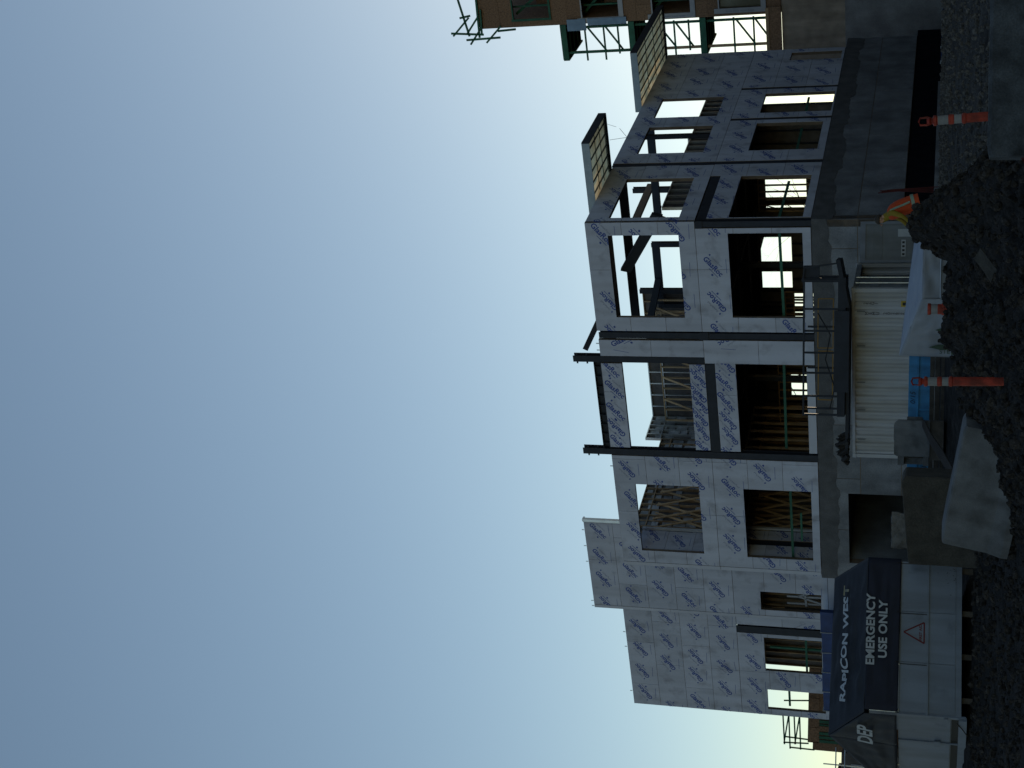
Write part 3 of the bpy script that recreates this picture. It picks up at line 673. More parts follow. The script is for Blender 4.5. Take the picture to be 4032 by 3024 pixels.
# ------------------------------------------------------------------ bare tree and street lamp behind the shell
def tree(name, loc, h, seed, label):
    rnd = random.Random(seed); t = root(name, loc, 0, label, 'tree', 'bare trees behind the building shell'); br = MB(); tk = MB()
    def grow(p, dr, L, r, lev, mb):
        pts = [p]; rs = [r]
        for k in range(4):
            dr = (dr+Vector((rnd.gauss(0, .13), rnd.gauss(0, .13), rnd.gauss(.02, .08)))).normalized(); p = p+dr*L/4; pts.append(p); rs.append(r*(1-.16*(k+1)))
        mb.tube(pts, rs, 5 if lev < 2 else 3)
        if lev < 5:
            for k in range(3 if lev else 5):
                i = rnd.randint(1, 4); ax = Vector((rnd.gauss(0, 1), rnd.gauss(0, 1), rnd.gauss(.3, .5))).normalized()
                grow(pts[i], (dr*.8+ax*.8).normalized(), L*rnd.uniform(.5, .75), rs[i]*.6, lev+1, br)
    grow(Vector((0, 0, 0)), Vector((0, 0, 1)), h*.5, h*.016, 0, tk)
    tk.build('trunk', BARK, t); br.build('branches', BARK, t)
tree('bare_tree', (9.3, 96, 1.4), 19, 4, 'leafless tree seen through the corner bay lower opening')
tree('bare_tree', (.9, 92, 1.4), 17, 9, 'leafless tree seen through the small middle bay rear opening')
lamp = root('street_lamp', (10.6, 90, 1.4), 0, 'slim street lamp seen through the upper corner window', 'street lamp')
MB().tube([(0, 0, 0), (0, 0, 16.8), (.3, 0, 17.5)], [.1, .06, .05], 8).build('pole', STEEL, lamp)
MB().tube([(.28, 0, 17.45), (.6, 0, 17.62), (.95, 0, 17.5)], [.06, .16, .08], 8).build('lamp_head', STEEL, lamp)

# ------------------------------------------------------------------ shipping container
CA = rad(25); cdir = Vector((-math.cos(CA), math.sin(CA), 0)); cdep = Vector((math.sin(CA), math.cos(CA), 0))
ct = root('shipping_container', (3.28, 47.0, 1.76), -CA, 'cream corrugated shipping container with its end door open in front of the building', 'container')
# local: x along length (negative = left), y depth, z up
LEN, WID, HT = 6.06, 2.44, 2.59
def corr(n, x0, x1, z0, z1, y):
    mb = MB(); p = (x1-x0)/n
    prof = []
    for i in range(n): prof += [(x0+p*i, 0), (x0+p*(i+.27), 0), (x0+p*(i+.45), .05), (x0+p*(i+.8), .05)]
    prof.append((x1, 0))
    for (a, da), (b, db) in zip(prof, prof[1:]): mb.quad((a, y+da, z0), (b, y+db, z0), (b, y+db, z1), (a, y+da, z1))
    return mb
corr(20, -LEN+.14, -.14, .16, HT-.10, .03).build('side_wall', CREAM, ct)
corr(20, -LEN+.14, -.14, .16, HT-.10, WID-.06).build('side_wall', CREAM, ct)
MB().box(-LEN+.14, -.14, .0, .10, HT-.10, HT-.0).build('top_rail', CREAM, ct, bevel=.008); MB().box(-LEN+.14, -.14, 0, .1, 0, .16).build('bottom_rail', CREAM, ct, bevel=.008)
MB().box(-LEN+.14, -.14, .101, WID, HT-.06, HT-.03).build('roof', CREAM, ct); MB().box(-LEN+.14, -.14, .101, WID-.1, .1, .15).build('floor', OLDW, ct)
MB().box(-LEN+.02, -LEN+.13, .14, WID-.14, .1, HT-.05).build('end_wall', CREAM, ct)
for x in (-LEN, -.13):
    for y in (0, WID-.14):
        pst = MB().box(x, x+.13, y, y+.14, .12, HT-.12).build('corner_post', CREAM, ct)
        for z in (0, HT-.118): MB().box(x-.012, x+.142, y-.012, y+.152, z, z+.118).build('corner_casting', CREAM, pst, bevel=.012)
MB().box(-.12, -.02, .142, WID-.142, HT-.2, HT-.04).build('door_header', DOORG, ct); MB().box(-.12, -.02, .142, WID-.142, .0, .12).build('door_sill', DOORG, ct)
# closed leaf on the end
dl = MB().box(-.075, -.03, .16, 1.2, .14, HT-.22).build('door', DOORG, ct)
for y in (.45, .95): MB().tube([(.02, y, .05), (.02, y, HT-.1)], .022).build('lock_rod', GALV, dl)
for k in range(3): MB().box(-.03, .0, .2, 1.16, .35+k*.7, .62+k*.7).build('door_rib', DOORG, dl)
# open leaf swung out, facing us
dv = Vector((1, .38, 0)).normalized(); o_ = Vector((.03, WID-.12, 0))
od = MB()
def lf(x, y, z): return o_+dv*x+Vector((-dv.y, dv.x, 0))*y+Vector((0, 0, z))
def leafbox(x0, x1, y0, y1, z0, z1):
    m_ = MB(); c = [lf(x, y, z) for z in (z0, z1) for y in (y0, y1) for x in (x0, x1)]
    m_.v = [tuple(v) for v in c]; m_.f = [(0, 2, 3, 1), (4, 5, 7, 6), (0, 1, 5, 4), (2, 6, 7, 3), (0, 4, 6, 2), (1, 3, 7, 5)]; return m_
dr2 = leafbox(0, 1.36, 0, .05, .13, HT-.13).build('door', DOORG, ct); dr2['label'] = 'open grey container door leaf with stickers'
for x0, x1, z0, z1 in ((0, .09, .13, HT-.13), (1.27, 1.36, .13, HT-.13), (.091, 1.269, HT-.30, HT-.13), (.091, 1.269, .13, .24)): leafbox(x0, x1, -.03, -.002, z0, z1).build('door_edge', WHITEP, dr2)
for z0 in (.55, 1.15, 1.75): leafbox(.1, 1.26, -.016, -.002, z0, z0+.3).build('door_rib', DOORG, dr2)
leafbox(.2, .75, -.026, -.02, 1.0, 1.14).build('sticker', LETTER, dr2); leafbox(.85, 1.1, -.026, -.02, .8, 1.25).build('sticker', LETTER, dr2)
for k in range(4): leafbox(.24+k*.13, .31+k*.13, -.03, -.027, 1.03, 1.11).build('sticker_symbol', BLACK, dr2)
# goods inside the open end
gd = MB().box(-1.6, -.5, 1.3, 2.2, .16, 1.1).build('stored_crate', OLDW); gd.location = (3.28, 47, 1.76); gd.rotation_euler = (0, 0, -CA); tag(gd, 'brown crate stored inside the open container end', 'crate')
# markings on the side
for txt, x, z, sz in (('22G1', -.52, 1.66, .15), ('MEMU 202626', -.86, 1.62, .15)):
    [place_text('container_marking', ch, sz, BLACK, ct, (x, .022, z+.5-.115*k), (1, 0, 0), (0, 0, 1), res=2) for k, ch in enumerate(txt) if ch != ' ']
MB().box(-.63, -.43, .018, .026, .86, 1.06).build('warning_label', mat('label_yellow', (.34, .25, .03), .6), ct); MB().box(-.63, -.43, .018, .026, .50, .74).build('information_label', LETTER, ct)
MB().box(-.58, -.48, .012, .017, .91, 1.01).build('label_symbol', BLACK, ct)
for x in (-.8, -2.0, -3.3, -4.3, -5.4): MB().box(x-.02, x+.02, .018, .03, HT-.42, HT-.16).build('vent', DOORG, ct)

# black steel work platform lying on the container
pf = root('steel_work_platform', (1.6, 46.9, 4.36), -rad(9), 'black steel work platform with guard posts lying on top of the container', 'platform')
MB().box(-2.4, 2.05, -.35, .95, .12, .36).build('platform_deck', STEEL, pf)
MB().box(-1.6, 1.0, -.42, -.355, .0, .46).build('side_beam', STEEL, pf); MB().box(-3.7, 1.2, -.2, .1, -.0, .1).build('runner', STEEL, pf); MB().box(-3.5, 1.2, .6, .8, -.0, .1).build('runner', STEEL, pf)
MB().prism([(1.1, -.36, .0), (2.6, -.36, .30), (2.6, -.36, .44), (1.1, -.36, .12)], (0, 1.2, 0)).build('ramp_plate', STEEL, pf)
for k, x in enumerate((-2.35, -1.75, -1.0, -.35, .35, 1.05, 1.95)):
    MB().box(x-.03, x+.03, -.34, -.27, .36, 1.42 if k < 6 else 1.46).build('guard_post', STEEL, pf)
    if k % 2 == 0: MB().box(x-.03, x+.03, .86, .92, .36, 1.4).build('guard_post', STEEL, pf)
MB().bar((-2.4, -.3, 1.42), (2.0, -.3, 1.42), .06).build('guard_top_rail', STEEL, pf)
MB().box(1.9, 2.02, -.3, .9, .36, 1.5).build('end_gate', STEEL, pf); MB().bar((2.5, -.3, .4), (2.35, -.3, 1.4), .05).build('end_rail', STEEL, pf); MB().bar((2.35, -.3, 1.42), (2.0, -.3, 1.45), .05).build('end_rail', STEEL, pf)
MB().box(2.0, 2.42, -.2, -.1, .95, 1.45).build('gate_panel', STEEL, pf)
for a0, a1, z0, z1 in ((-2.0, -.4, .56, 1.02), (-.3, 1.3, .56, 1.04)):
    for p, q in (((a0, z0), (a1, z0)), ((a0, z1), (a1, z1)), ((a0, z0), (a0, z1)), ((a1, z0), (a1, z1))): MB().bar((p[0], .5, p[1]), (q[0], .5, q[1]), .03).build('yellow_frame', YSTR, pf)
MB().tube([(.9, -.1, 1.0), (.2, -.1, .6), (-.6, -.1, .75), (-1.5, -.1, .45), (-2.2, -.1, .6)], .02).build('hose', BLACK, pf)
bt = MB(); rr = random.Random(5)
for k in range(9): x = -1.35-k*.09; bt.tube([(x, 47.3+rr.uniform(-.1, .1), 4.36), (x-.1+rr.uniform(-.1, .1), 47.3, 4.5+.22*math.sin(k*.35+.3)), (x-.25, 47.4, 4.37)], [.1, .08, .1], 6)
tag(bt.build('tarp_bundle', BLACK), 'heap of black tarpaulin at the left end of the container roof', 'tarpaulin')

# ------------------------------------------------------------------ blue bin, timbers, cables, blocks
bn = root('blue_steel_bin', (-.6, 42, 1.8), 0, 'bright blue steel bin with sprayed black lettering in front of the container', 'bin')
MB().box(-2.3, 1.75, 0, 1.4, .0, .62).build('bin_body', BLUEP, bn, bevel=.01); MB().box(-2.34, 1.79, -.06, -.001, .34, .40).build('bin_rim', BLUEP, bn)
for x in (-2.2, -1.0, .1, 1.1): MB().box(x, x+.05, -.045, -.002, .01, .335).build('bin_rib', BLUEP, bn)
for txt, x, z, sz in (('S1/6', -1.45, .16, .26), ('STS34', -.75, .49, .22), ('0/15', .45, .49, .20), ('72', -2.0, .16, .24)):
    place_text('sprayed_lettering', txt, sz, mat('spray_paint', (.012, .02, .035), .7), bn, (x, -.07 if z > .4 else -.05, z), (1, 0, 0), (0, 0, 1), res=2, shear=.2)
for k, (y, z, h, lab) in enumerate(((41.6, 1.78, .12, 'uppermost grey timber beam lying below the blue bin'), (41.5, 1.64, .13, 'middle grey timber beam in the stack below the blue bin'), (41.3, 1.46, .16, 'lowest grey timber beam on the mud below the blue bin'))):
    o = MB().box(-3.6, 1.9, y-.16, y+.16, z-h/2, z+h/2).build('timber_beam', OLDW, bevel=.01); tag(o, lab, 'timber', 'timber beams under the blue bin')
cb = root('cable_bundle', (-1.2, 38.5, 1.2), 0, 'bundle of dark cables bending down from the timber beams', 'cables')
for k in range(6):
    dx = .045*k; MB().tube([(.52-dx*.3, 2.2, .86), (.42-dx, 1.0, .72), (.15-dx, .2, .58), (-.25-dx*1.2, -.4, .28), (-.7-dx, -1.2, -.0), (-.95-dx, -1.8, -.2)], .025, 6).build('cable', RUBBER, cb)
# hollow-ended block
hb = root('hollow_concrete_block', (-1.3, 40, 1.5), 0, 'grey concrete block with a square pocket in its left end by the blue bin', 'concrete block')
MB().prism([(.55, 0, .30), (.55, 0, 1.14), (.47, 0, 1.22), (-.37, 0, 1.22), (-.42, 0, 1.15), (-.42, 0, .30)], (0, .9, 0)).build('block_body', CONCB, hb)
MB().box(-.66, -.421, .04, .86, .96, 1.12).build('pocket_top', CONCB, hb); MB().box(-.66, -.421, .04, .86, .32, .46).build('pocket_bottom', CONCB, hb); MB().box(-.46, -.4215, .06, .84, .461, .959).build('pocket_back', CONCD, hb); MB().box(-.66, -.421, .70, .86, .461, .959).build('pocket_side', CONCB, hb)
MB().box(.0, .42, .2, .7, 1.221, 1.24).build('top_pad', CONCB, hb); MB().box(.551, .64, .15, .75, .5, .9).build('lifting_lug', CONCB, hb)
MB().box(-.5, .55, .05, .85, -.05, .299).build('bearer', OLDW, hb)
# muddy big block
bd = MB()
bd.prism([(-1.88, 33.2, .6), (-1.86, 33.2, 2.26), (-2.0, 33.2, 2.34), (-3.3, 32.9, 2.2), (-3.78, 32.8, 2.14), (-3.8, 32.8, .6)], (.15, 1.1, 0))
o = bd.build('muddy_concrete_block', CONCD, bevel=.03); tag(o, 'large mud stained dark block between the hollow block and the white box', 'concrete block')
b = bmesh.new(); bmesh.ops.create_cube(b, size=1); bmesh.ops.subdivide_edges(b, edges=b.edges[:], cuts=4, use_grid_fill=True)
for v in b.verts: v.co = Vector((v.co.x*.8, v.co.y*.6, v.co.z*.55))*(1+.18*noise.noise(v.co*3.1)); v.co.z += .05*v.co.x
me = bpy.data.meshes.new('pale_rock'); b.to_mesh(me); b.free(); me.materials.append(GREYST); o = link('pale_rock', me); o.location = (-3.2, 34.4, 2.28); o.rotation_euler = (0, .05, .1); tag(o, 'pale broken concrete lump resting behind the muddy block', 'rock')
me = o.data.copy(); o2 = link('stone_boulder', me); o2.location = (4.15, 24.4, .62); o2.scale = (.75, .8, .55); o2.rotation_euler = (.3, .2, 1.2); me.materials[0] = CONCD; tag(o2, 'rounded muddy stone on the right edge of the soil heap', 'rock')
me = o.data.copy(); o3 = link('broken_slab', me); o3.location = (1.95, 22.7, .88); o3.scale = (.62, .35, .2); o3.rotation_euler = (.5, -.5, .6); me.materials[0] = CONCD; tag(o3, 'flat broken slab half buried in the soil heap face', 'rubble')

def barrier(name, loc, rz, L, label, tilt=0, h=.86, wb=.62, wt=.2, m=CONCB):
    """no-post roadside barrier: battered profile"""
    t = root(name, loc, rz, label, 'concrete barrier', 'concrete roadside barriers'); t.rotation_euler = (0, tilt, rz)
    pr = [(0, -wb/2, 0), (0, wb/2, 0), (0, wb/2, .12), (0, wt/2+.08, .34), (0, wt/2, h-.03), (0, wt/2-.03, h), (0, -wt/2+.03, h), (0, -wt/2, h-.03), (0, -wt/2-.08, .34), (0, -wb/2, .12)]
    bm = bmesh.new(); N = 40; rings = []
    for i in range(N+1):
        x = -L/2+L*i/N; e = min(1, min(i, N-i)/1.5)
        rings.append([bm.verts.new((x, y*(.93+.07*e), z*(.97+.03*e)+.006*noise.noise(Vector((x*2, z*3, y*5))))) for _, y, z in pr])
    for a, b in zip(rings, rings[1:]):
        for j in range(len(pr)): bm.faces.new((a[j], b[j], b[(j+1) % len(pr)], a[(j+1) % len(pr)]))
    bm.faces.new(rings[0][::-1]); bm.faces.new(rings[-1]); bmesh.ops.recalc_face_normals(bm, faces=bm.faces)
    me = bpy.data.meshes.new('barrier_body'); bm.to_mesh(me); bm.free(); me.materials.append(m); bo = link('barrier_body', me, t)
    for s in (-1, 1): MB().tube([(s*L/2, 0, .35), (s*(L/2+.07), 0, .38), (s*(L/2+.07), 0, .5), (s*L/2, 0, .53)], .016).build('end_loop', RUST, t)
    return t
barrier('concrete_barrier', (-1.62, 26.2, .20), rad(-26), 2.35, 'pale concrete barrier lying half buried in mud in the left middle foreground', tilt=rad(8.5), h=1.12, wb=.95, wt=.6)
barrier('concrete_barrier', (4.0, 15.1, .26), rad(1), 3.3, 'concrete barrier cut by the lower right frame edge nearest the camera', m=mat('shaded_concrete', (.050, .058, .068), .95, var=.35, scale=5, fine=60, bump=.5, grime=(4, (.5, .5, .5), .36, .56)))  # darker copy of the barrier concrete, dimmer light put into its colour
# ------------------------------------------------------------------ traffic delineators
def delineator(loc, label, h=1.0, lean=0):
    t = root('traffic_delineator', loc, 0, label, 'traffic post', 'orange traffic posts with pale bands'); t.rotation_euler = (0, lean, 0)
    MB().lathe([(.055, -.2), (.062, 0), (.062, .46*h), (.072, .47*h), (.072, .50*h), (.058, .51*h), (.057, .60*h), (.066, .605*h), (.066, .655*h), (.058, .66*h), (.057, .79*h), (.07, .80*h), (.07, .83*h), (.04, .845*h), (.036, .87*h)]).build('post', ORANGE, t, smooth=False)
    MB().lathe([(.0605, .515*h), (.0595, .598*h)]).build('reflective_band', REFL, t); MB().lathe([(.0605, .665*h), (.0595, .785*h)]).build('reflective_band', REFL, t)
    MB().tube([(-.035, 0, .86*h), (-.05, 0, .9*h), (-.045, 0, .985*h), (0, 0, 1.0*h), (.045, 0, .985*h), (.05, 0, .9*h), (.035, 0, .86*h)], .014).build('handle', ORANGE, t)
    MB().lathe([(.04, .855*h), (.055, .88*h), (.04, .91*h)]).build('neck', ORANGE, t)
    return t
delineator((.17, 20.5, .91), 'orange traffic post with pale bands standing in the soil heap before the blue bin', 1.0, rad(-1))
delineator((3.6, 19.5, .77), 'orange traffic post with pale bands standing behind the nearest barrier at the right', 1.10, rad(-3))
td = root('traffic_drum', (1.85, 33, 1.15), 0, 'short orange drum with one pale band before the white tarpaulin shelter', 'traffic drum')
MB().lathe([(.125, 0), (.125, .34), (.135, .35), (.135, .40), (.115, .41), (.115, .48), (.11, .49), (.11, .63), (.13, .64), (.13, .70), (.06, .705)]).build('drum_body', ORANGE, td); MB().lathe([(.1135, .49), (.1135, .625)]).build('reflective_band', REFL, td)

# ------------------------------------------------------------------ white tarpaulin shelter
sh = root('tarpaulin_shelter', (2.2, 36, 1.1), 0, 'white tarpaulin draped over a low frame behind the soil heap', 'shelter')
def cloth(name, quad, m, n=18, amp=.03, seed=0, parent=sh, off=(2.2, 36, 1.1), fold=6, dirv=(0, -1, .3)):
    A, B, C, D = [Vector(q) for q in quad]; V = []; F = []; dn = Vector(dirv)
    for j in range(n+1):
        for i in range(n+1):
            s, t = i/n, j/n; p = (A*(1-s)+B*s)*(1-t)+(D*(1-s)+C*s)*t
            k = math.sin(math.pi*s)*.5+.5
            p = p+dn*amp*(noise.noise(Vector((s*fold+seed, t*2.2, seed)))+.5*noise.noise(Vector((s*2+t*5, t*fold*.7-s*4, seed+3))))*min(1, 6*s, 6*(1-s), 6*t+.3, 6*(1-t)+.3)
            V.append(tuple(p-Vector(off)))
    for j in range(n):
        for i in range(n): F.append((j*(n+1)+i, j*(n+1)+i+1, (j+1)*(n+1)+i+1, (j+1)*(n+1)+i))
    me = bpy.data.meshes.new(name); me.from_pydata(V, [], F); me.materials.append(m)
    for p in me.polygons: p.use_smooth = True
    o = link(name, me, parent); sm = o.modifiers.new('thickness', 'SOLIDIFY'); sm.thickness = .012; return o
pk = (.9, 36.2, 2.53); rr_ = (3.95, 38.6, 2.28); ev_ = (2.24, 35.6, 2.01); er = (4.1, 36.3, 2.03)
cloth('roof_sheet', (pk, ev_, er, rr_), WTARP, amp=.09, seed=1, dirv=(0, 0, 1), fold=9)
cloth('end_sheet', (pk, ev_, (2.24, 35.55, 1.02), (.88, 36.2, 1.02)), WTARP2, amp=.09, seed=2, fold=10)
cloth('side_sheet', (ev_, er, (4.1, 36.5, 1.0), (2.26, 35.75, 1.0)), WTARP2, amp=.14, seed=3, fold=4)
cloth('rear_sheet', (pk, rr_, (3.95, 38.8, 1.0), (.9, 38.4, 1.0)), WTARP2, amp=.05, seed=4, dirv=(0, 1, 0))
MB().tube([(.04, -.5, .46), (.06, -.42, .49), (1.9, .25, .5)], .018).build('frame_pole', GALV, sh)
es = lambda s, z: Vector((.9+1.34*s-2.2, 36.2-.62*s-36-.06, z-1.1))
def leafp(pts): MB().prism([es(s, z) for s, z in pts], (0, -.004, 0)).build('green_print', LEAFP, sh)
leafp([(.12, 1.3), (.10, 1.55), (.15, 1.85), (.20, 1.60), (.19, 1.3)]); leafp([(.20, 1.3), (.22, 1.50), (.26, 1.62), (.26, 1.3)]); leafp([(.42, 1.3), (.41, 1.52), (.455, 1.7), (.50, 1.50), (.49, 1.3)]); leafp([(.50, 1.32), (.53, 1.5), (.55, 1.3)])
leafp([(.02, 1.22), (.02, 1.32), (.12, 1.32), (.12, 1.22)])
place_text('tarp_print', 'STE', .16, LEAFP, sh, tuple(es(.07, 1.47)), (0, 0, -1), tuple((es(1, 1)-es(0, 1)).normalized()), res=2)

# ------------------------------------------------------------------ white first aid box with navy tarp canopy
P0 = Vector((-7.1, 33.0, .96)); P1 = Vector((-3.83, 33.7, 1.0)); P3 = P0+Vector((-1.75, 2.0, 0)); P2 = P1+Vector((-1.2, 2.0, 0)); OFF = tuple(P0)
fb = root('first_aid_box', OFF, 0, 'white painted steel first aid box on feet under the navy tarp', 'first aid box')
fd = (P1-P0).normalized(); ed = (P3-P0).normalized(); fn = Vector((fd.y, -fd.x, 0)); en = Vector((-abs(ed.y), ed.x, 0)).normalized()
if en.y > 0: en = -en
up = Vector((0, 0, 1))
MB().prism([P0, P1, P2, P3], (0, 0, 1.33)).build('box_body', WHITEP, fb, off=OFF)
def onf(x, z, dd=0): return P0+fd*x+up*z+fn*dd
L_ = (P1-P0).length
def fpanel(name, x0, x1, z0, z1, d0, d1, m, parent=fb):
    mb = MB(); c = [onf(x, z, dd) for z in (z0, z1) for dd in (d0, d1) for x in (x0, x1)]
    mb.v = [tuple(v) for v in c]; mb.f = [(0, 2, 3, 1), (4, 5, 7, 6), (0, 1, 5, 4), (2, 6, 7, 3), (0, 4, 6, 2), (1, 3, 7, 5)]; return mb.build(name, m, parent, off=OFF)
for i in range(3):
    x0, x1 = L_*i/3+.006, L_*(i+1)/3-.006
    fpanel('lower_panel', x0, x1, .13, .70, .004, .022, WHITEP); fpanel('upper_panel', x0, x1, .74, 1.30, .004, .022, WHITEP)
    fpanel('tie_cord', x1-.05, x1-.035, .72, 1.34, .026, .036, BLACK)
fpanel('ledge_rail', -.02, L_+.03, .702, .738, .0, .06, WHITEP); fpanel('bottom_rail', 0, L_, .0, .12, .004, .04, WHITEP)
rr = random.Random(11)
for k in range(26): x = L_-.1-abs(rr.gauss(0, .22)); z = .08+abs(rr.gauss(0, .2)); s = rr.uniform(.006, .016); fpanel('mud_splash', x, x+s, z, z+s*1.4, .0225, .026, CONCD)
for k in range(4): x = .3+k*.95; fpanel('foot', x, x+.12, -.24, -.002, -.3, -.12, OLDW)
# first aid triangle
cx = L_*.53
tri = MB()
def tribar(a, b):
    A, B = Vector(a), Vector(b); return A, B
T = [(cx, 1.24), (cx+.23, .80), (cx-.23, .80)]
for a, b in ((0, 1), (1, 2), (2, 0)):
    tri.bar(onf(*T[a], .028), onf(*T[b], .028), .008, .03, up=tuple(fn.cross((onf(*T[b])-onf(*T[a])).normalized())))
tri.build('first_aid_triangle', REDP, fb, off=OFF)
place_text('first_aid_lettering', 'FIRST AID', .085, REDP, fb, onf(cx, .875, .027), fd, (0, 0, 1), off=OFF, res=2, bold=.002)
# end gate
def one(x, z, dd=0): return P0+ed*x+up*z+en*dd
def epanel(name, x0, x1, z0, z1, d0, d1, m):
    mb = MB(); c = [one(x, z, dd) for z in (z0, z1) for dd in (d0, d1) for x in (x0, x1)]
    mb.v = [tuple(v) for v in c]; mb.f = [(0, 2, 3, 1), (4, 5, 7, 6), (0, 1, 5, 4), (2, 6, 7, 3), (0, 4, 6, 2), (1, 3, 7, 5)]; return mb.build(name, m, fb, off=OFF)
epanel('end_door', .05, 1.2, .22, 1.34, .004, .03, WHITEP); epanel('end_door', 1.23, 2.5, .22, 1.34, .004, .03, WHITEP); epanel('end_sill', 0, 2.6, -.12, .05, .0, .1, WHITEP); epanel('end_gap', 0, 2.6, .051, .2, .002, .01, BLACK)
epanel('end_post', -.04, .04, -.1, 1.36, .0, .05, WHITEP); epanel('door_bolt', 1.13, 1.17, -.05, 1.34, .034, .06, WHITEP); epanel('door_latch', 1.05, 1.26, .42, .56, .06, .09, WHITEP); epanel('door_hinge', -.0, .1, .28, .36, .051, .08, WHITEP)
MB().tube([one(.1, .1, .1), one(.25, -.02, .14), one(.45, -.14, .2)], .012).build('cable', RUBBER, fb, off=OFF)
# canopy
cv = root('tarp_canopy', OFF, 0, 'navy tarp canopy with white lettering over the white first aid box', 'canopy')
zE, zR = 3.02, 3.86
E0_, E1_, E2_, E3_ = [Vector((p.x, p.y, zE)) for p in (P0+fn*.06-fd*.05, P1+fn*.06+fd*.05, P2+fd*.1, P3-fd*.1)]
RL_, RR_ = Vector((-7.97, 34.0, zR)), Vector((-4.43, 34.7, zR-.02))
cloth('roof_sheet', (RL_, RR_, E1_, E0_), NAVY, n=40, amp=.11, seed=11, parent=cv, off=OFF, dirv=(0, -.6, .7), fold=8)
cloth('roof_sheet', (RR_, RL_, E3_, E2_), NAVY, amp=.03, seed=12, parent=cv, off=OFF, dirv=(0, .6, .7))
zV = 2.31
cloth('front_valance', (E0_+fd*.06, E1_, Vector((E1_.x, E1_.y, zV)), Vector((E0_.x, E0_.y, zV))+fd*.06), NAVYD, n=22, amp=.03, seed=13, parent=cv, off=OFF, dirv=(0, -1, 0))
def end_cloth(R_, A, B, seed, zb):
    mb_ = (A+B)/2; mb_ = Vector((mb_.x, mb_.y, zb)); Ab = Vector((A.x, A.y, zb)); Bb = Vector((B.x, B.y, zb))
    cloth('end_sheet', (R_, A, Ab, mb_), NAVY, n=16, amp=.05, seed=seed, parent=cv, off=OFF, dirv=(-.7, -.7, 0), fold=5)
    cloth('end_sheet', (R_, mb_, Bb, B), NAVY, n=16, amp=.05, seed=seed+1, parent=cv, off=OFF, dirv=(-.7, -.7, 0), fold=5)
end_cloth(RL_, E0_+ed*.04, E3_, 15, zV+.02); end_cloth(RR_, E1_, E2_, 18, zE-.02)
rdir = (RR_-RL_).normalized(); rup = ((RL_+RR_)/2-(E0_+E1_)/2); rup = (rup-rdir*rup.dot(rdir)).normalized(); rn = rdir.cross(rup)
if rn.y > 0: rn = -rn
mid = (RL_+RR_+E0_+E1_)/4+rn*.085
def on_canopy(o):
    e1 = RR_-RL_; e2 = E0_-RL_
    for v in o.data.vertices:
        p = v.co+Vector(OFF)-RL_; a11, a12, a22 = e1.dot(e1), e1.dot(e2), e2.dot(e2); b1_, b2_ = p.dot(e1), p.dot(e2); dt = a11*a22-a12*a12
        s_ = (b1_*a22-b2_*a12)/dt; t_ = (b2_*a11-b1_*a12)/dt; seed = 11; fold = 8
        k = .11*(noise.noise(Vector((s_*fold+seed, t_*2.2, seed)))+.5*noise.noise(Vector((s_*2+t_*5, t_*fold*.7-s_*4, seed+3))))*min(1, 6*s_, 6*(1-s_), 6*t_+.3, 6*(1-t_)+.3)
        v.co += Vector((0, -.6, .7))*k
mid = (RL_+RR_+E0_+E1_)/4+rn*.095
cl1 = place_text('canopy_lettering', 'RAPICON WES', .36, LETTER, cv, mid-rdir*.10+rup*.02, rdir, rup, off=OFF, bold=.012, res=3, sx=1.0)
cl2 = place_text('canopy_lettering', 'T', .36, GOLD, cv, mid+rdir*1.235+rup*.02, rdir, rup, off=OFF, bold=.012, res=3)
on_canopy(cl1); on_canopy(cl2)
vm = onf(L_*.53, 1.83, .13)
place_text('valance_lettering', 'EMERGENCY', .255, LETTER, cv, vm+up*.12, fd, (0, 0, 1), off=OFF, bold=.008, sx=1.08)
place_text('valance_lettering', 'USE ONLY', .255, LETTER, cv, vm-up*.15+fd*.02, fd, (0, 0, 1), off=OFF, bold=.008, sx=1.08)
gm = E0_+ed*.78+up*.02+en*.10
place_text('canopy_lettering', 'DEP', .46, LETTER, cv, gm-up*.03+ed*.12, ed*-1 if ed.x < 0 else ed, (0, 0, 1), off=OFF, bold=.012, shear=.3)
for x in (.0, 1.1, 2.2, 3.3): MB().tube([onf(x, 1.33, .07), onf(x, 1.40, .09)], .008, 4).build('canopy_tie', BLACK, cv, off=OFF)
for p in (P0, P1, P2, P3): MB().tube([p+up*1.2+(P0+P2-p-p)*.02, Vector((p.x, p.y, zE-.03))+(P0+P2-p-p)*.02], .025).build('canopy_leg', GALV, cv, off=OFF)
# blue wrapped rail behind the canopy
bw = root('blue_wrapped_rail', L2W(-22, 1.6, 5.8), -TH, 'rail wrapped in bright blue sheeting with white ties above the navy canopy', 'wrapped rail')
for i in range(5):
    x0 = -3.0+i*1.15; MB().box(x0, x0+1.13, -.1, .12, .02, .55+.03*math.sin(i*2)).build('blue_sheet', BLUET, bw, bevel=.03); MB().box(x0-.015, x0+.0, -.13, .15, .0, .6).build('white_tie', LETTER, bw)
for x in (-2.8, 0, 2.6): MB().box(x, x+.06, -.03, .03, -4.2, .02).build('rail_post', GALV, bw)

